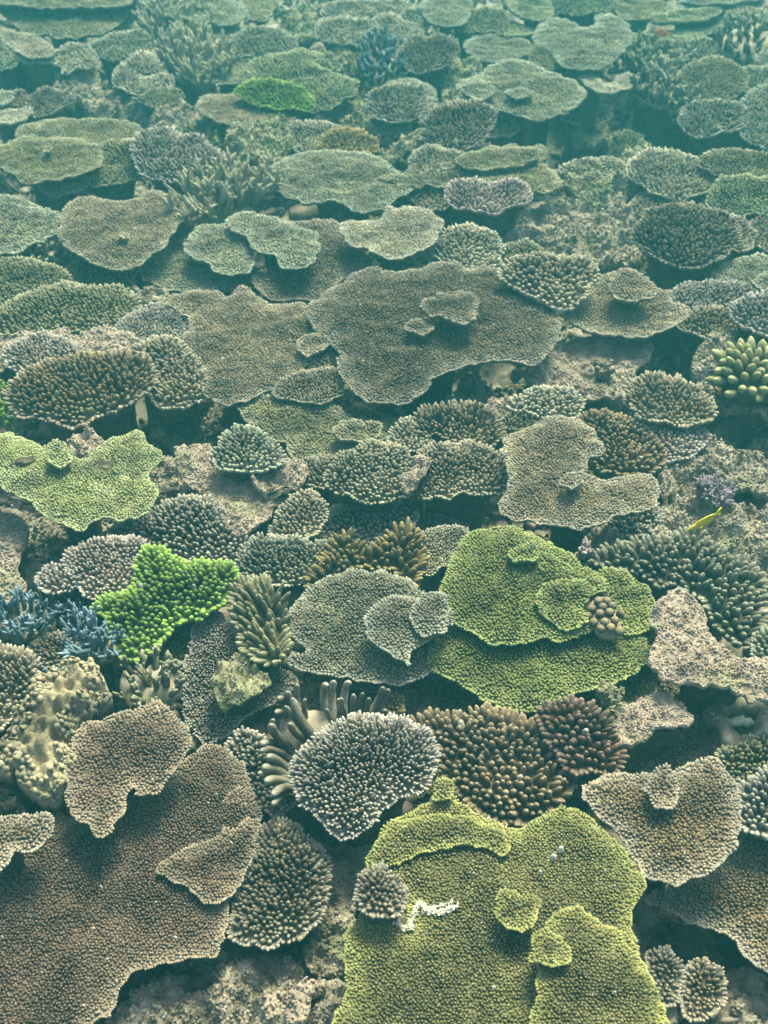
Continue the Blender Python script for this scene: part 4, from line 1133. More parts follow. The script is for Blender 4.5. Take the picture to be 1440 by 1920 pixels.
D('pinkish plate coral right of the dished table', 'mauve', 4, 11, [(1260, 562), (1285, 540), (1330, 536), (1370, 538), (1402, 550), (1387, 577), (1330, 587), (1280, 582)], bulge=.12)
D('low brown dome with white tips under the pinkish plate coral', 'brown', 2, 13, [(1273, 612), (1300, 590), (1340, 583), (1377, 590), (1380, 622), (1350, 637), (1310, 634)])
D('white tipped mauve dome at the right frame edge above the lemon green coral', 'mauve', 7, 14, [(1376, 597), (1390, 568), (1420, 558), (1475, 563), (1475, 632), (1420, 634), (1390, 617)], blen=1.5)
D('brown rounded dome at the right above the dished table', 'umber', 9, 13, [(1190, 442), (1205, 418), (1240, 402), (1290, 397), (1340, 405), (1372, 425), (1378, 452), (1365, 477), (1340, 492), (1305, 512), (1270, 507), (1230, 492), (1198, 472)], bulge=.30, blen=1.6, edgew=.6)
D('pale plate coral just behind the brown rounded dome', 'tan', 6, 11, [(1345, 408), (1385, 418), (1412, 440), (1407, 467), (1380, 472), (1370, 440)])
T('dull olive plates at the right frame edge below the brown rounded dome', 'sage', 4, 10, [(1333, 522), (1350, 500), (1380, 488), (1420, 483), (1475, 493), (1475, 560), (1430, 562), (1400, 547), (1360, 537)], tiers=[(2.5, [(1405, 530), (1425, 510), (1470, 508), (1475, 545), (1430, 550)])])
R('pitted tan rock rubble ridge in the upper right of centre', 'grey', -1, 12, [(945, 470), (960, 430), (1010, 400), (1080, 380), (1150, 370), (1190, 400), (1195, 450), (1190, 500), (1130, 505), (1050, 498), (1000, 470)], bulge=.15)
R('dead pitted coral head with knobs behind the rubble ridge', 'green', 3, 11, [(1045, 340), (1080, 318), (1120, 320), (1165, 330), (1180, 360), (1150, 385), (1100, 380), (1060, 362)], bulge=.3)

# the left side, y 360-600
D('yellow olive spread coral with short branchlets left of the grey tan table', 'olive', 4, 13, [(-30, 600), (20, 575), (70, 550), (110, 540), (150, 542), (225, 545), (248, 560), (262, 580), (252, 607), (220, 620), (180, 622), (130, 627), (60, 632), (10, 632), (-30, 620)], bulge=.14)
D('thin mauve plate with white right edge beside the grey tan table', 'mauve', 5, 10, [(213, 627), (240, 600), (280, 580), (320, 573), (352, 590), (362, 605), (354, 630), (330, 640), (290, 642), (240, 642)], bulge=.08, edgew=2, tilt=(0, .15))
D('olive domed plate at the left frame edge above the yellow olive spread', 'olive', 3, 11, [(-30, 502), (0, 494), (60, 494), (100, 503), (122, 518), (130, 530), (107, 542), (60, 557), (20, 572), (-30, 590)], bulge=.16)
D('orange yellow tattered coral below the round pinkish table', 'gold', -1, 11, [(140, 507), (155, 496), (185, 503), (215, 506), (250, 503), (250, 527), (237, 544), (210, 547), (170, 542), (143, 527)], bulge=.2)
staghorn('short olive staghorn sprigs left of the orange tattered coral', 'sage', 0, ell(85, 482, 40, 20), 16, 26, 5, 3)
T('round pinkish tan table coral with pale specks, upper left', 'tan', 7, 8.5,
  [(118, 415), (122, 395), (140, 378), (165, 370), (205, 380), (255, 375), (270, 362), (300, 360), (335, 375), (350, 395), (345, 410), (330, 430), (310, 455), (280, 480), (250, 503), (225, 505), (190, 500), (150, 480), (120, 460), (114, 440)], edgew=.9, tiers=[(1.5, ell(232, 442, 14, 7))])
T('rumpled olive table coral at the left edge beside the round pinkish table', 'sage', 5, 9, [(-30, 372), (0, 370), (45, 376), (80, 395), (115, 400), (127, 425), (90, 445), (60, 462), (30, 470), (-30, 472)], wave=.1)
staghorn('beige staghorn thicket with tall pale fingers right of the round table', 'cream', 3, [(335, 430), (350, 395), (380, 370), (440, 355), (500, 360), (512, 385), (470, 400), (420, 415), (370, 440)], 84, 56, 5.0, 4, tiplo=.5, up=1.2)

# ================================================================== upper left
D('ridged pinkish dome with white tips at the upper left', 'mauve', 9, 10.5, [(255, 287), (262, 266), (280, 254), (315, 249), (335, 263), (370, 266), (397, 288), (416, 303), (410, 327), (380, 340), (340, 345), (300, 342), (268, 327)], blen=1.6, bulge=.25)
T('broad olive table coral at the left frame edge with a nub on top', 'olive', 10, 7.5, [(-30, 280), (10, 270), (40, 260), (100, 262), (150, 265), (180, 275), (190, 292), (185, 310), (160, 325), (120, 335), (80, 342), (52, 344), (30, 330), (0, 315), (-30, 315)], tiers=[(2.5, ell(88, 280, 13, 6))])
T('elongated olive plate behind the broad olive table at the left', 'olive', 9, 7.5, [(31, 247), (40, 240), (70, 232), (110, 226), (170, 226), (220, 228), (255, 235), (265, 245), (258, 258), (235, 268), (200, 272), (160, 270), (110, 262), (60, 258), (38, 256)])
D('olive dome between the broad olive table and ridged pinkish dome', 'olive', 5, 10, [(158, 332), (185, 308), (195, 278), (230, 270), (258, 275), (264, 320), (257, 337), (220, 347), (180, 352), (158, 344)])
D('small olive dome under the broad olive table', 'olive', 4, 9, [(78, 345), (95, 333), (130, 331), (159, 340), (152, 357), (125, 367), (100, 364), (83, 357)])
T('small plate at the far left edge, top of a little stack', 'sage', 10, 8, [(-30, 172), (10, 171), (25, 182), (22, 190), (0, 194), (-30, 192)])
D('tiny brown dome between the two small plates at the left edge', 'brown', 7, 8, [(19, 184), (33, 176), (48, 190), (41, 198), (24, 196)])
D('small rounded brown coral right of the stacked plates at the left edge', 'umber', 7, 8, [(53, 205), (60, 190), (85, 174), (107, 176), (120, 192), (117, 204), (90, 217), (63, 220)])
T('small bright plate at the left edge, bottom of a little stack', 'cream', 8, 8, [(-30, 206), (0, 205), (30, 207), (52, 203), (56, 216), (35, 229), (0, 232), (-30, 231)])
T('brown plate above the ragged coral shelf, upper left', 'tan', 9, 7.5, [(-30, 50), (30, 62), (70, 72), (95, 88), (101, 98), (80, 107), (60, 110), (35, 98), (0, 78), (-30, 82)])
D('ragged pale coral shelf below the brown plate, upper left', 'cream', 6, 9, [(15, 92), (45, 118), (80, 118), (110, 120), (125, 140), (140, 132), (174, 128), (172, 105), (150, 92), (125, 92), (105, 104), (70, 112), (35, 98)], bulge=.2)
D('narrow ridged coral at the left edge beside the brown plate', 'sage', 6, 9, [(-30, 85), (0, 75), (18, 95), (30, 120), (15, 130), (-30, 132)])
R('dim pale rock in the dark hollow below the ragged shelf', 'grey', -2, 12, [(110, 160), (150, 138), (180, 145), (185, 175), (220, 195), (200, 215), (150, 200), (120, 185)], bulge=.3)
R('dim brown rock left of the horseshoe coral', 'grey', -1, 12, [(170, 210), (200, 180), (250, 190), (300, 205), (290, 225), (230, 225)], bulge=.3)
T('topmost olive plate at the upper left corner', 'olive', 14, 7, [(-30, -30), (120, -60), (250, -40), (245, 5), (200, 13), (120, 14), (60, 15), (20, 8), (-30, 10)])
T('wide olive plate below the topmost one at the upper left', 'olive', 8, 7.5, [(-10, 5), (5, 25), (45, 60), (95, 70), (155, 71), (212, 57), (244, 22), (245, -5), (120, -30), (20, -20)], bulge=.08)
D('olive dome right of the ragged coral shelf', 'sage', 6, 8.5, [(172, 90), (200, 76), (245, 66), (277, 74), (282, 92), (257, 110), (225, 116), (193, 110)])
D('bright green domed coral in shade by the upper left plates', 'green', 5, 8, [(225, 50), (240, 25), (265, 20), (280, 40), (275, 62), (245, 68)])
T('grey green plate at the top edge, left of centre', 'sage', 13, 6.5, [(262, -20), (272, 12), (300, 27), (345, 36), (400, 44), (435, 46), (455, 35), (458, 20), (440, 5), (380, -25), (300, -30)])
T('grey plate at the top edge adjoining the grey green one', 'olive', 10, 7, [(455, 12), (470, 36), (500, 40), (509, 20), (518, 5), (512, -25), (470, -25), (448, 0)])
staghorn('pale staghorn thicket at the upper left, its back row', 'cream', 6, [(270, 55), (290, 35), (330, 30), (375, 45), (400, 70), (370, 90), (320, 85), (285, 80)], 72, 34, 3.8, 4, tiplo=.6, up=1.0)
staghorn('pale staghorn thicket at the upper left, its front row', 'cream', 5, [(300, 100), (340, 85), (390, 90), (430, 115), (430, 150), (390, 170), (350, 160), (315, 130)], 92, 34, 3.8, 4, tiplo=.6, up=1.0)
D('horseshoe shaped pale coral in front of the pale staghorn', 'cream', 7, 9, [(218, 145), (222, 162), (240, 174), (262, 180), (285, 174), (300, 167), (320, 162), (312, 148), (295, 150), (270, 158), (258, 150), (272, 138), (292, 135), (278, 108), (255, 110), (243, 125), (228, 132)], bulge=.2, blen=1.5)
D('narrow olive coral below the horseshoe coral', 'olive', 4, 8.5, [(258, 190), (275, 200), (300, 201), (333, 195), (339, 182), (320, 174), (290, 176), (268, 184)])
T('ridged grey plate right of the pale staghorn', 'grey', 7, 7.5, [(355, 62), (400, 50), (450, 58), (472, 75), (482, 95), (440, 112), (390, 102), (360, 87)], bulge=.12, blen=1.3)
D('ridged pale dome behind the green table', 'grey', 8, 8.5, [(438, 85), (455, 68), (480, 61), (515, 63), (547, 82), (548, 94), (530, 104), (500, 114), (470, 110)], bulge=.25)
T('flat grey plate in front of the ridged plates', 'sage', 5, 7, [(378, 102), (440, 95), (480, 110), (492, 135), (470, 152), (420, 157), (395, 152), (383, 130)])
T('pale green table coral behind the neon green patch, upper left of centre', 'moss', 9, 8.5, [(470, 125), (500, 112), (545, 100), (580, 98), (602, 108), (603, 122), (595, 130), (630, 145), (660, 155), (671, 165), (665, 180), (640, 190), (630, 200), (605, 212), (575, 210), (540, 195), (500, 175), (480, 160)], bulge=.12, tilt=(0, .12), blen=1.2)
D('glowing neon green coral patch at the front of the pale green table', 'neon', 11, 9, [(445, 178), (470, 162), (500, 158), (535, 162), (562, 175), (582, 190), (582, 207), (555, 205), (530, 208), (500, 202), (468, 194)], bulge=.25)
T('smooth tan plate left of the neon green patch', 'tan', 8, 7, [(370, 195), (385, 182), (430, 178), (470, 185), (510, 197), (532, 212), (528, 224), (500, 220), (470, 237), (450, 238), (420, 230), (390, 220), (373, 208)])
R('big silted boulder below the smooth tan plate', 'green', 3, 12, [(430, 262), (450, 235), (500, 225), (545, 232), (562, 255), (548, 287), (495, 312), (450, 305), (435, 285)], bulge=.35)
R('low silted rock left of the big boulder', 'green', 0, 11, [(350, 248), (385, 230), (420, 245), (428, 275), (405, 292), (370, 275)], bulge=.3)

# ================================================================== upper centre
T('large olive table coral spreading across the upper centre', 'sage', 8, 8, [(480, 325), (520, 310), (560, 290), (620, 285), (690, 290), (720, 305), (770, 345), (775, 360), (750, 370), (730, 380), (720, 393), (690, 397), (660, 395), (640, 380), (615, 375), (590, 383), (560, 378), (525, 365), (495, 345)], wave=.06)
T('rumpled olive table coral right of the large upper one', 'olive', 9, 8, [(715, 335), (760, 325), (790, 310), (830, 300), (880, 290), (920, 278), (985, 275), (1020, 280), (1025, 295), (1010, 310), (1040, 325), (1050, 345), (1020, 360), (980, 362), (940, 360), (880, 352), (840, 352), (790, 350), (755, 348)], wave=.08, tiers=[(2, [(850, 300), (900, 283), (980, 278), (1015, 285), (1000, 305), (940, 318), (880, 318)])])
D('pink and white dome of pale branchlets under the rumpled olive table', 'pink', 10, 11, [(834, 377), (850, 353), (885, 348), (930, 350), (970, 348), (990, 365), (982, 387), (950, 397), (920, 405), (880, 400), (850, 395)], blen=1.5)
D('small dim coral left of the pink and white dome', 'tan', 5, 10, [(763, 367), (790, 356), (832, 363), (837, 387), (820, 397), (788, 390)])
D('pale ridged dome joining the rumpled olive table at its left', 'cream', 10, 8.5, [(772, 302), (785, 288), (820, 283), (862, 293), (873, 311), (850, 322), (800, 327), (776, 320)], bulge=.2)
D('pale short branched coral behind the large upper olive table', 'cream', 5, 9, [(545, 245), (575, 236), (620, 240), (640, 255), (625, 285), (590, 290), (560, 285)], bulge=.2)
D('golden brown small dome at the back of the large upper olive table', 'gold', 8, 10, [(600, 272), (625, 255), (660, 250), (690, 260), (704, 278), (695, 290), (650, 293), (615, 288)])
R('long silted rock ridge running up from the large upper olive table', 'green', 5, 11, [(700, 320), (720, 290), (750, 270), (790, 252), (800, 268), (770, 285), (740, 305)], bulge=.3)
R('knobby pale rock below the white tipped ridged dome', 'green', 4, 10, [(690, 245), (710, 236), (750, 240), (762, 236), (765, 250), (740, 262), (705, 262)], bulge=.4)
D('brown cone branched dome with pale specks, upper centre', 'umber', 10, 11.5, [(795, 242), (815, 213), (850, 202), (890, 200), (920, 213), (922, 237), (907, 262), (885, 282), (850, 288), (818, 287), (798, 270)], blen=1.6)
D('white tipped ridged dome left of the cone branched dome', 'grey', 10, 10, [(695, 202), (700, 183), (720, 173), (755, 166), (787, 176), (792, 200), (782, 224), (750, 234), (723, 232), (703, 217)], blen=1.5)
T('pale plate cupping the white tipped ridged dome from behind', 'sage', 7, 8, [(718, 165), (735, 153), (770, 151), (802, 163), (816, 175), (814, 197), (800, 217), (780, 215), (775, 190), (755, 168)])
D('small tan coral between the ridged dome and the cone branched dome', 'tan', 6, 9, [(770, 228), (785, 210), (815, 202), (825, 215), (805, 232)])
D('rounded brown dome standing alone near the top centre', 'umber', 10, 9, [(748, 110), (760, 90), (785, 78), (820, 76), (847, 86), (854, 102), (842, 122), (815, 135), (780, 139), (755, 127)], blen=1.4)
D('flat topped pale coral near the top, lower of two stacked ones', 'cream', 9, 8.5, [(595, 67), (605, 46), (630, 40), (690, 46), (702, 60), (700, 77), (680, 84), (640, 84), (608, 77)], bulge=.2)
D('narrow pale coral near the top, upper of two stacked ones', 'cream', 10, 8, [(605, 29), (620, 13), (650, 8), (687, 8), (694, 22), (687, 35), (650, 40), (618, 38)], bulge=.2)
D('thin coral cut by the top edge above the stacked pale corals', 'sage', 11, 8, [(605, 2), (620, -12), (690, -14), (705, -2), (690, 6), (640, 8)], bulge=.2)
staghorn('blue grey bushy coral left of the brown dome at the top centre', 'slate', 5, [(672, 140), (680, 105), (700, 88), (740, 95), (765, 125), (770, 160), (730, 170), (690, 168)], 50, 26, 4.2, 4, group='blue branching coral clumps', knoll=.4)
D('pale knob coral near the top, left in a cluster of three', 'cream', 9, 8, [(698, 15), (740, 6), (772, 20), (777, 38), (745, 44), (708, 35)])
D('pale knob coral near the top, frontmost in a cluster of three', 'cream', 8, 8, [(703, 42), (730, 33), (762, 50), (782, 60), (782, 87), (755, 92), (733, 75), (713, 57)])
D('pale knob coral near the top, right in a cluster of three', 'sage', 9, 8, [(760, 30), (790, 23), (800, 45), (792, 62), (770, 52)])
T('dull green plate at the top edge right of centre', 'sage', 12, 6.5, [(793, 8), (830, -14), (870, -10), (882, 10), (872, 41), (840, 49), (810, 43), (796, 26)])
D('dark olive low dome right of the dull green plate', 'olive', 9, 7.5, [(846, 50), (860, 33), (890, 26), (930, 23), (944, 35), (942, 52), (900, 62), (858, 60)])
T('sandy grey plate above the big pale table', 'sage', 6, 6.5, [(873, 85), (900, 65), (960, 70), (992, 82), (995, 95), (975, 107), (940, 117), (900, 112), (878, 100)])
R('brown rock knoll left of the big pale table', 'green', 2, 11, [(835, 165), (850, 135), (880, 115), (900, 125), (885, 150), (860, 185), (840, 195)], bulge=.3)
T('big pale table coral with lumps, right of the upper centre', 'sage', 11, 7.5, [(857, 165), (870, 152), (900, 145), (920, 125), (960, 115), (1000, 125), (1050, 145), (1080, 158), (1093, 175), (1090, 190), (1075, 205), (1040, 218), (1003, 226), (970, 215), (930, 208), (890, 195), (865, 180)], wave=.05, tiers=[(2, ell(975, 175, 26, 10)), (2, [(860, 165), (880, 152), (915, 155), (930, 172), (905, 190), (875, 182)])])
D('small pale coral under the big pale table', 'tan', 4, 9, [(918, 240), (935, 225), (960, 232), (968, 248), (945, 258), (922, 258)])

# ================================================================== upper right
T('ragged pale plate of two lobes at the upper right', 'sage', 11, 7, [(1003, 70), (1015, 48), (1040, 38), (1080, 48), (1100, 58), (1118, 45), (1120, 30), (1167, 38), (1177, 60), (1182, 77), (1160, 102), (1140, 120), (1120, 130), (1080, 130), (1048, 117), (1033, 97), (1008, 87)])
D('smooth small round coral left of the ragged pale plate', 'olive', 9, 6.5, [(996, 110), (1010, 93), (1030, 91), (1047, 105), (1042, 124), (1020, 129), (1001, 124)], blen=.8)
D('ridged green coral at the top edge above the ragged plate', 'moss', 12, 7.5, [(1038, 15), (1060, -12), (1110, -15), (1147, 5), (1132, 24), (1095, 27), (1058, 27)], bulge=.2)
T('green yellow narrow plate near the top, left of the smooth round coral', 'moss', 8, 7, [(923, 52), (950, 42), (985, 48), (1007, 40), (1002, 62), (960, 68), (933, 64)])
T('green plate at the top edge left of the ridged green coral', 'moss', 12, 7, [(958, 5), (1000, -8), (1030, 8), (1034, 31), (1010, 39), (980, 31), (960, 22)])
T('olive plate at the top edge right of the ridged green coral', 'olive', 10, 7, [(1143, 5), (1190, -8), (1240, 6), (1262, 20), (1230, 36), (1190, 37), (1158, 27)])
T('yellow green plate behind the orange fish', 'moss', 8, 7, [(1180, 85), (1210, 90), (1260, 84), (1300, 72), (1345, 57), (1377, 35), (1372, 26), (1330, 32), (1305, 45), (1260, 58), (1200, 62), (1178, 70)])
T('long thin green plate above the yellow green one', 'moss', 12, 7, [(1225, 32), (1260, 22), (1310, 20), (1345, 14), (1350, 24), (1320, 36), (1260, 41), (1230, 42)])
T('pale plate at the upper right corner', 'cream', 11, 7, [(1363, 22), (1385, 13), (1440, 6), (1475, 12), (1475, 32), (1410, 38), (1378, 33)])
T('dim plate cut by the top edge at the upper right', 'sage', 14, 7, [(1280, 2), (1320, -14), (1420, -16), (1430, -4), (1370, 5), (1310, 8)])
T('curved yellow rimmed plate above the deep hole', 'cream', 7, 7, [(1090, 148), (1100, 139), (1118, 145), (1130, 157), (1150, 157), (1160, 142), (1187, 139), (1192, 155), (1170, 167), (1140, 172), (1113, 167)], bulge=-.1)
staghorn('dull bushy staghorn behind the whitish bush at the right', 'sage', 5, [(1165, 108), (1200, 95), (1260, 100), (1300, 115), (1275, 132), (1220, 138), (1180, 132)], 50, 24, 4, 4, knoll=.3)
staghorn('grey lilac bushy coral at the upper right frame edge', 'grey', 6, [(1335, 95), (1360, 65), (1400, 48), (1470, 45), (1475, 110), (1430, 130), (1390, 127), (1352, 115)], 56, 24, 4, 4, knoll=.35)
D('tiny pale coral at the right frame edge under the lilac bush', 'cream', 8, 7, [(1422, 115), (1440, 103), (1475, 108), (1475, 126), (1432, 128)])
staghorn('whitish bushy coral on the left end of the right hand mass', 'grey', 6, [(1186, 172), (1213, 143), (1245, 133), (1272, 140), (1292, 170), (1302, 207), (1290, 227), (1250, 217), (1213, 197)], 60, 26, 4.6, 4, knoll=.3)
D('olive dome on top of the right hand mass', 'olive', 10, 8, [(1273, 147), (1310, 123), (1345, 118), (1387, 138), (1392, 162), (1360, 192), (1320, 197), (1288, 187)], bulge=.25)
D('mottled pale coral front of the right hand mass, over the dark overhang', 'grey', 9, 9.5, [(1278, 228), (1300, 205), (1350, 200), (1390, 205), (1395, 235), (1370, 250), (1340, 252), (1320, 260), (1285, 247)], blen=1.4, bulge=.2)
D('rough pale plate at the right frame edge over the dark overhang', 'sage', 9, 9, [(1388, 235), (1392, 200), (1420, 175), (1475, 175), (1475, 280), (1430, 277), (1400, 262)], bulge=.12)
R('pale lump on the floor of the deep hole at the upper right', 'green', -14, 11, ell(1110, 262, 32, 20), bulge=.5)
D('dim finger coral on the floor of the deep hole, right of the lump', 'sage', -16, 10, ell(1165, 275, 36, 20), blen=1.5)
D('dim fluffy coral on the back wall of the deep hole', 'sage', -10, 10, ell(1100, 222, 40, 16), blen=1.5)
R('rocky rim in front of the deep hole', 'green', 2, 11, [(1150, 318), (1185, 290), (1210, 280), (1225, 300), (1195, 325), (1170, 340)], bulge=.3)
D('pale ridged plate coral at the near rim of the deep hole', 'cream', 6, 9, [(1052, 318), (1090, 308), (1130, 303), (1165, 310), (1172, 325), (1120, 335), (1070, 335)], bulge=.15)
D('pale spreading coral right of the deep hole rim', 'cream', 7, 10, [(1188, 342), (1180, 320), (1195, 300), (1230, 291), (1280, 297), (1320, 310), (1350, 335), (1347, 352), (1310, 367), (1270, 380), (1248, 370), (1223, 362)], bulge=.14, blen=1.3)
D('olive ridged plate at the right frame edge, upper of two', 'olive', 10, 9, [(1313, 300), (1340, 288), (1400, 290), (1475, 303), (1475, 350), (1420, 337), (1350, 327), (1318, 317)], bulge=.14)
D('olive domed plate at the right frame edge, lower of two', 'moss', 9, 10, [(1328, 382), (1345, 350), (1370, 338), (1420, 338), (1475, 348), (1475, 400), (1420, 404), (1380, 407), (1343, 400)], bulge=.2)



R('dim pale rock in the gap at the top edge, left of the flat topped corals', 'green', 2, 11, [(530, 60), (545, 30), (575, 20), (590, 45), (580, 75), (550, 80)], bulge=.3)
R('silted rock between the pale green table and white tipped ridged dome', 'green', 1, 11, [(640, 235), (645, 205), (675, 195), (698, 215), (695, 240), (665, 250)], bulge=.25)
R('silted rock between pale green table and the slate blue bush', 'green', 3, 10, [(610, 135), (608, 108), (640, 98), (670, 110), (665, 140), (640, 142)], bulge=.2)
R('silted brown rubble hump left of the smooth tan plate', 'grey', 1, 10, [(290, 245), (300, 215), (340, 205), (372, 222), (360, 245), (325, 255)], bulge=.25)
R('silted rock below the big boulder, right of the ridged pinkish dome', 'green', 0, 10, [(418, 335), (425, 312), (460, 310), (475, 325), (460, 345), (430, 348)], bulge=.25)
R('rubble hump between orange tattered coral and the grey tan table', 'grey', 0, 10, [(250, 575), (255, 548), (285, 545), (310, 556), (300, 575)], bulge=.2)
D('small dim coral behind the brown rounded dome at its upper left', 'tan', 2, 11, [(1185, 400), (1190, 380), (1215, 368), (1240, 378), (1230, 398), (1205, 408)])
D('pale tan plate coral at the right frame edge beside the brown rounded dome', 'tan', 5, 10, [(1405, 440), (1420, 415), (1475, 412), (1475, 462), (1425, 465)], bulge=.14)
D('greenish finger coral at the right frame edge beside the grey green dome', 'sage', -2, 16, [(1412, 1235), (1420, 1195), (1475, 1185), (1475, 1245), (1440, 1250)], fan=.4)
R('lilac crusted rock under the little pink branching coral', 'pink', -3, 10, [(1105, 1035), (1110, 1005), (1140, 1000), (1160, 1015), (1150, 1035), (1120, 1045)], bulge=.3)
D('low ragged coral at the upper right between bushes and olive dome', 'sage', 5, 9, [(1290, 110), (1300, 85), (1330, 80), (1345, 100), (1330, 118)])
D('low ragged coral at the right frame edge above the rough pale plate', 'sage', 6, 9, [(1385, 165), (1390, 140), (1420, 132), (1475, 140), (1475, 172), (1420, 175)], bulge=.15)
D('dim coral knob under the rumpled olive table, beside the large upper one', 'umber', 1, 9, [(640, 410), (655, 398), (680, 402), (690, 412), (660, 420)])

# ------------------------------------------------------------------ low crust of stubby growth on the rock between the colonies
def crust():
    rng = np.random.RandomState(77)
    px = np.column_stack([rng.uniform(-500, 1940, 150000), 1990 - 2040 * rng.uniform(0, 1, 150000) ** .9])
    for ol in OUTLINES:
        P = np.asarray(ol, float); lo, hi = P.min(0), P.max(0)
        k = np.where(((px > lo) & (px < hi)).all(1))[0]
        c = P.mean(0)
        px = np.delete(px, k[inside(px[k], c + (P - c) * .86)], 0)
    W = at_z(px, -.15); W[:, 2] = ground(W[:, 0], W[:, 1])
    m = noise2(W[:, 0] * 9, W[:, 1] * 9) + .5 * noise2(W[:, 0] * 24 + 7, W[:, 1] * 24)
    for pal, sel, seed in (('tan', (m > .05) & (m < .32), 1), ('olive', m >= .32, 2), ('mauve', m < -.45, 3)):
        P = W[sel]; n = len(P)
        r = np.random.RandomState(seed)
        dist = np.linalg.norm(P - CAM, axis=1) / F
        D_ = np.column_stack([r.normal(0, .35, n), r.normal(0, .35, n) - .15, np.ones(n)]); D_ /= np.linalg.norm(D_, axis=1)[:, None]
        mb = MB()
        sprigs(mb, P, D_, dist * r.uniform(6, 15, n), dist * r.uniform(2.6, 5.0, n), 'finger', 5, r.uniform(size=n), np.zeros(n))
        o = mb.build('encrusting_growth', coral_mat(pal))
        o['kind'] = 'stuff'
        o['category'] = 'coral crust'
        o['label'] = {'tan': 'tan', 'olive': 'olive', 'mauve': 'greyish mauve'}[pal] + ' crust of stubby growth on the rock between colonies'


crust()

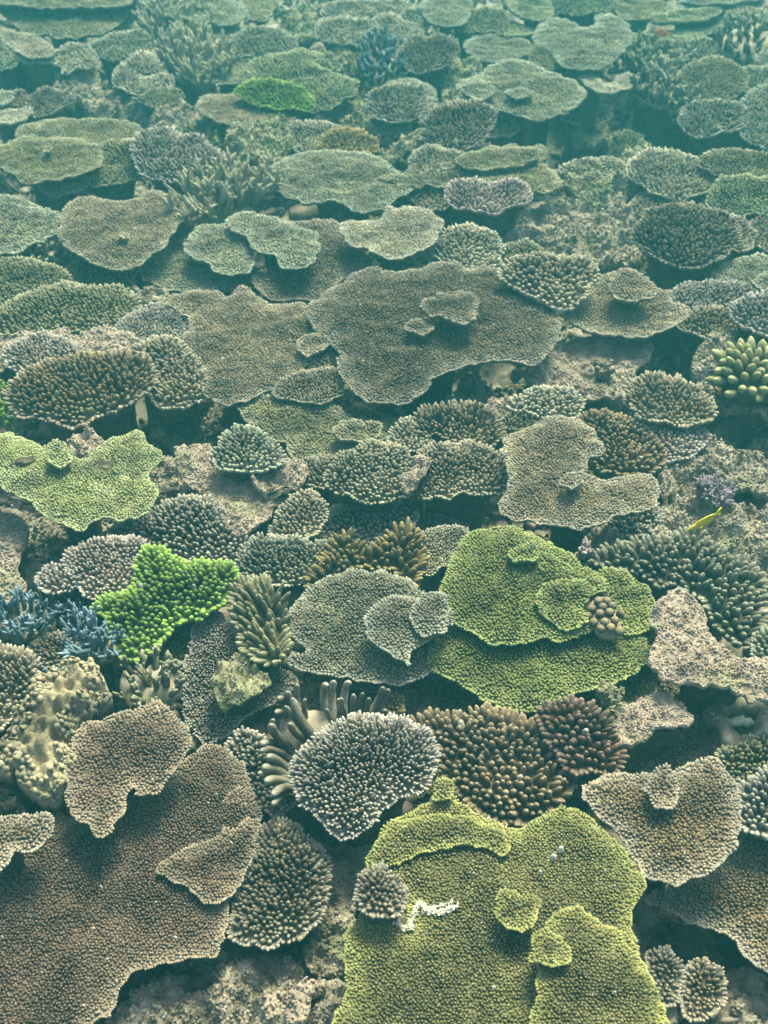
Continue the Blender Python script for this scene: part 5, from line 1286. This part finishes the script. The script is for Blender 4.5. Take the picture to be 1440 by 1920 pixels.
# ------------------------------------------------------------------ fishes
def fish(name, label, p, yaw, pitch, L, mat, fin, H=.20, Wd=.11):
    t = thing(name, label, 'fish', p)
    cy, sy = math.cos(yaw), math.sin(yaw); cp, sp_ = math.cos(pitch), math.sin(pitch)
    ax = np.array([cy * cp, sy * cp, sp_]); upv = np.array([-cy * sp_, -sy * sp_, cp]); sd_ = np.cross(ax, upv)
    def W(x, y, z): return np.asarray(x)[..., None] * ax + np.asarray(y)[..., None] * sd_ + np.asarray(z)[..., None] * upv
    k = np.array([0, .03, .08, .16, .28, .42, .56, .68, .78, .85]); h = np.array([.12, .32, .55, .80, .98, 1., .86, .62, .38, .28])
    n = 14; a = np.arange(n) / n * 2 * math.pi
    bend = .10 * L * (k - .3) ** 2
    V = np.stack([W(np.full(n, -L * (x - .45)), np.cos(a) * L * Wd / 2 * hh * (1 if x < .6 else .8) + b, np.sin(a) * L * H / 2 * hh) for x, hh, b in zip(k, h, bend)])
    m = len(k)
    j = np.arange(n); jn = (j + 1) % n
    q = np.concatenate([np.stack([i * n + j, i * n + jn, (i + 1) * n + jn, (i + 1) * n + j], 1) for i in range(m - 1)])
    mb = MB()
    VV = np.concatenate([V.reshape(-1, 3), V[0].mean(0)[None] + ax * L * .01, V[-1].mean(0)[None]])
    mb.add(VV, q, np.concatenate([np.stack([jn, j, np.full(n, m * n)], 1), np.stack([(m - 1) * n + j, (m - 1) * n + jn, np.full(n, m * n + 1)], 1)]))
    mb.build('body', mat, t)

    def fin_mesh(nm, pts, thick):
        pts = np.array(pts, float)
        mb = MB()
        A = W(-L * (pts[:, 0] - .45), np.full(len(pts), thick) + pts[:, 2] * L if pts.shape[1] > 2 else np.full(len(pts), thick), pts[:, 1] * L)
        B = W(-L * (pts[:, 0] - .45), np.full(len(pts), -thick) + pts[:, 2] * L if pts.shape[1] > 2 else np.full(len(pts), -thick), pts[:, 1] * L)
        n = len(pts); j = np.arange(n); jn = (j + 1) % n
        c = np.arange(1, n - 1)
        mb.add(np.concatenate([A, B]), np.stack([j, jn, n + jn, n + j], 1),
               np.concatenate([np.stack([np.zeros(n - 2, int), c, c + 1], 1), np.stack([np.full(n - 2, n), n + c + 1, n + c], 1)]))
        mb.build(nm, fin, t)
    fin_mesh('tail_fin', [(.83, .03, .03), (.92, .085, .035), (1.0, .11, .04), (.97, .0, .04), (1.0, -.11, .04), (.92, -.085, .035), (.83, -.03, .03)], .0012)
    fin_mesh('dorsal_fin', [(.26, H * .48), (.34, H * .66), (.6, H * .60), (.76, H * .40), (.78, H * .20)], .0009)
    fin_mesh('anal_fin', [(.48, -H * .46), (.58, -H * .62), (.74, -H * .42), (.77, -H * .2)], .0009)
    for s in (1, -1):
        fin_mesh('pectoral_fin', [(.24, -.02, s * Wd * .5), (.36, .02, s * (Wd * .5 + .05)), (.38, -.05, s * (Wd * .5 + .04)), (.28, -.05, s * Wd * .5)], .0006)
        mb = MB()
        P = W(np.array([-L * (.08 - .45)]), np.array([s * L * Wd * .26]), np.array([L * H * .10]))
        sprigs(mb, P - sd_ * s * .001, sd_[None] * s, np.array([L * .016]), np.array([L * .018]), 'bulb', 10, np.array([.5]), np.array([0.]))
        mb.build('eye', plain_mat('fish_eye', (.01, .01, .01), (.02, .02, .02), 60, .2), t)


pf = at_z((1318, 980), .06)[0]
mf = np.linalg.norm(pf - CAM) / F
fish('reef_fish', 'slim yellow fish swimming nose down over grey rock at the right', pf, math.radians(205), math.radians(-16), 78 * mf,
     plain_mat('fish_yellow', (.42, .30, .012), (.36, .34, .02), 40, .45), plain_mat('fin_yellow', (.50, .44, .03), (.44, .42, .04), 40, .5), H=.21)
po = at_z((1240, 62), .22)[0]
mo = np.linalg.norm(po - CAM) / F
fish('reef_fish', 'small orange fish hovering over plates at the upper right', po, math.radians(160), math.radians(5), 30 * mo,
     plain_mat('fish_orange', (.62, .17, .05), (.55, .20, .08), 60, .45), plain_mat('fin_orange', (.6, .22, .08), (.55, .25, .1), 60, .5), H=.36)

# ------------------------------------------------------------------ the water's haze
def haze():
    x0, x1, y0, y1, z0, z1 = -14.6, 14.6, -4.6, 18.6, -2.2, 1.75
    V = np.array([(x, y, z) for z in (z0, z1) for y in (y0, y1) for x in (x0, x1)], float)
    q = [(0, 2, 3, 1), (4, 5, 7, 6), (0, 1, 5, 4), (2, 6, 7, 3), (0, 4, 6, 2), (1, 3, 7, 5)]
    m = bpy.data.materials.new('haze')
    m.use_nodes = True
    nt = m.node_tree
    nt.nodes.remove(nt.nodes['Principled BSDF'])
    v = nt.nodes.new('ShaderNodeVolumePrincipled')
    v.inputs['Color'].default_value = (.08, .50, .60, 1)
    v.inputs['Absorption Color'].default_value = (0, .78, .72, 1)
    v.inputs['Density'].default_value = .038
    v.inputs['Anisotropy'].default_value = .2
    nt.links.new(v.outputs[0], nt.nodes['Material Output'].inputs['Volume'])
    me = bpy.data.meshes.new('haze')
    me.from_pydata([tuple(p) for p in V], [], q)
    me.materials.append(m)
    o = bpy.data.objects.new('haze', me)
    C.objects.link(o)
    o['kind'] = 'stuff'
    o['label'] = 'blue green water haze filling the whole scene'


haze()
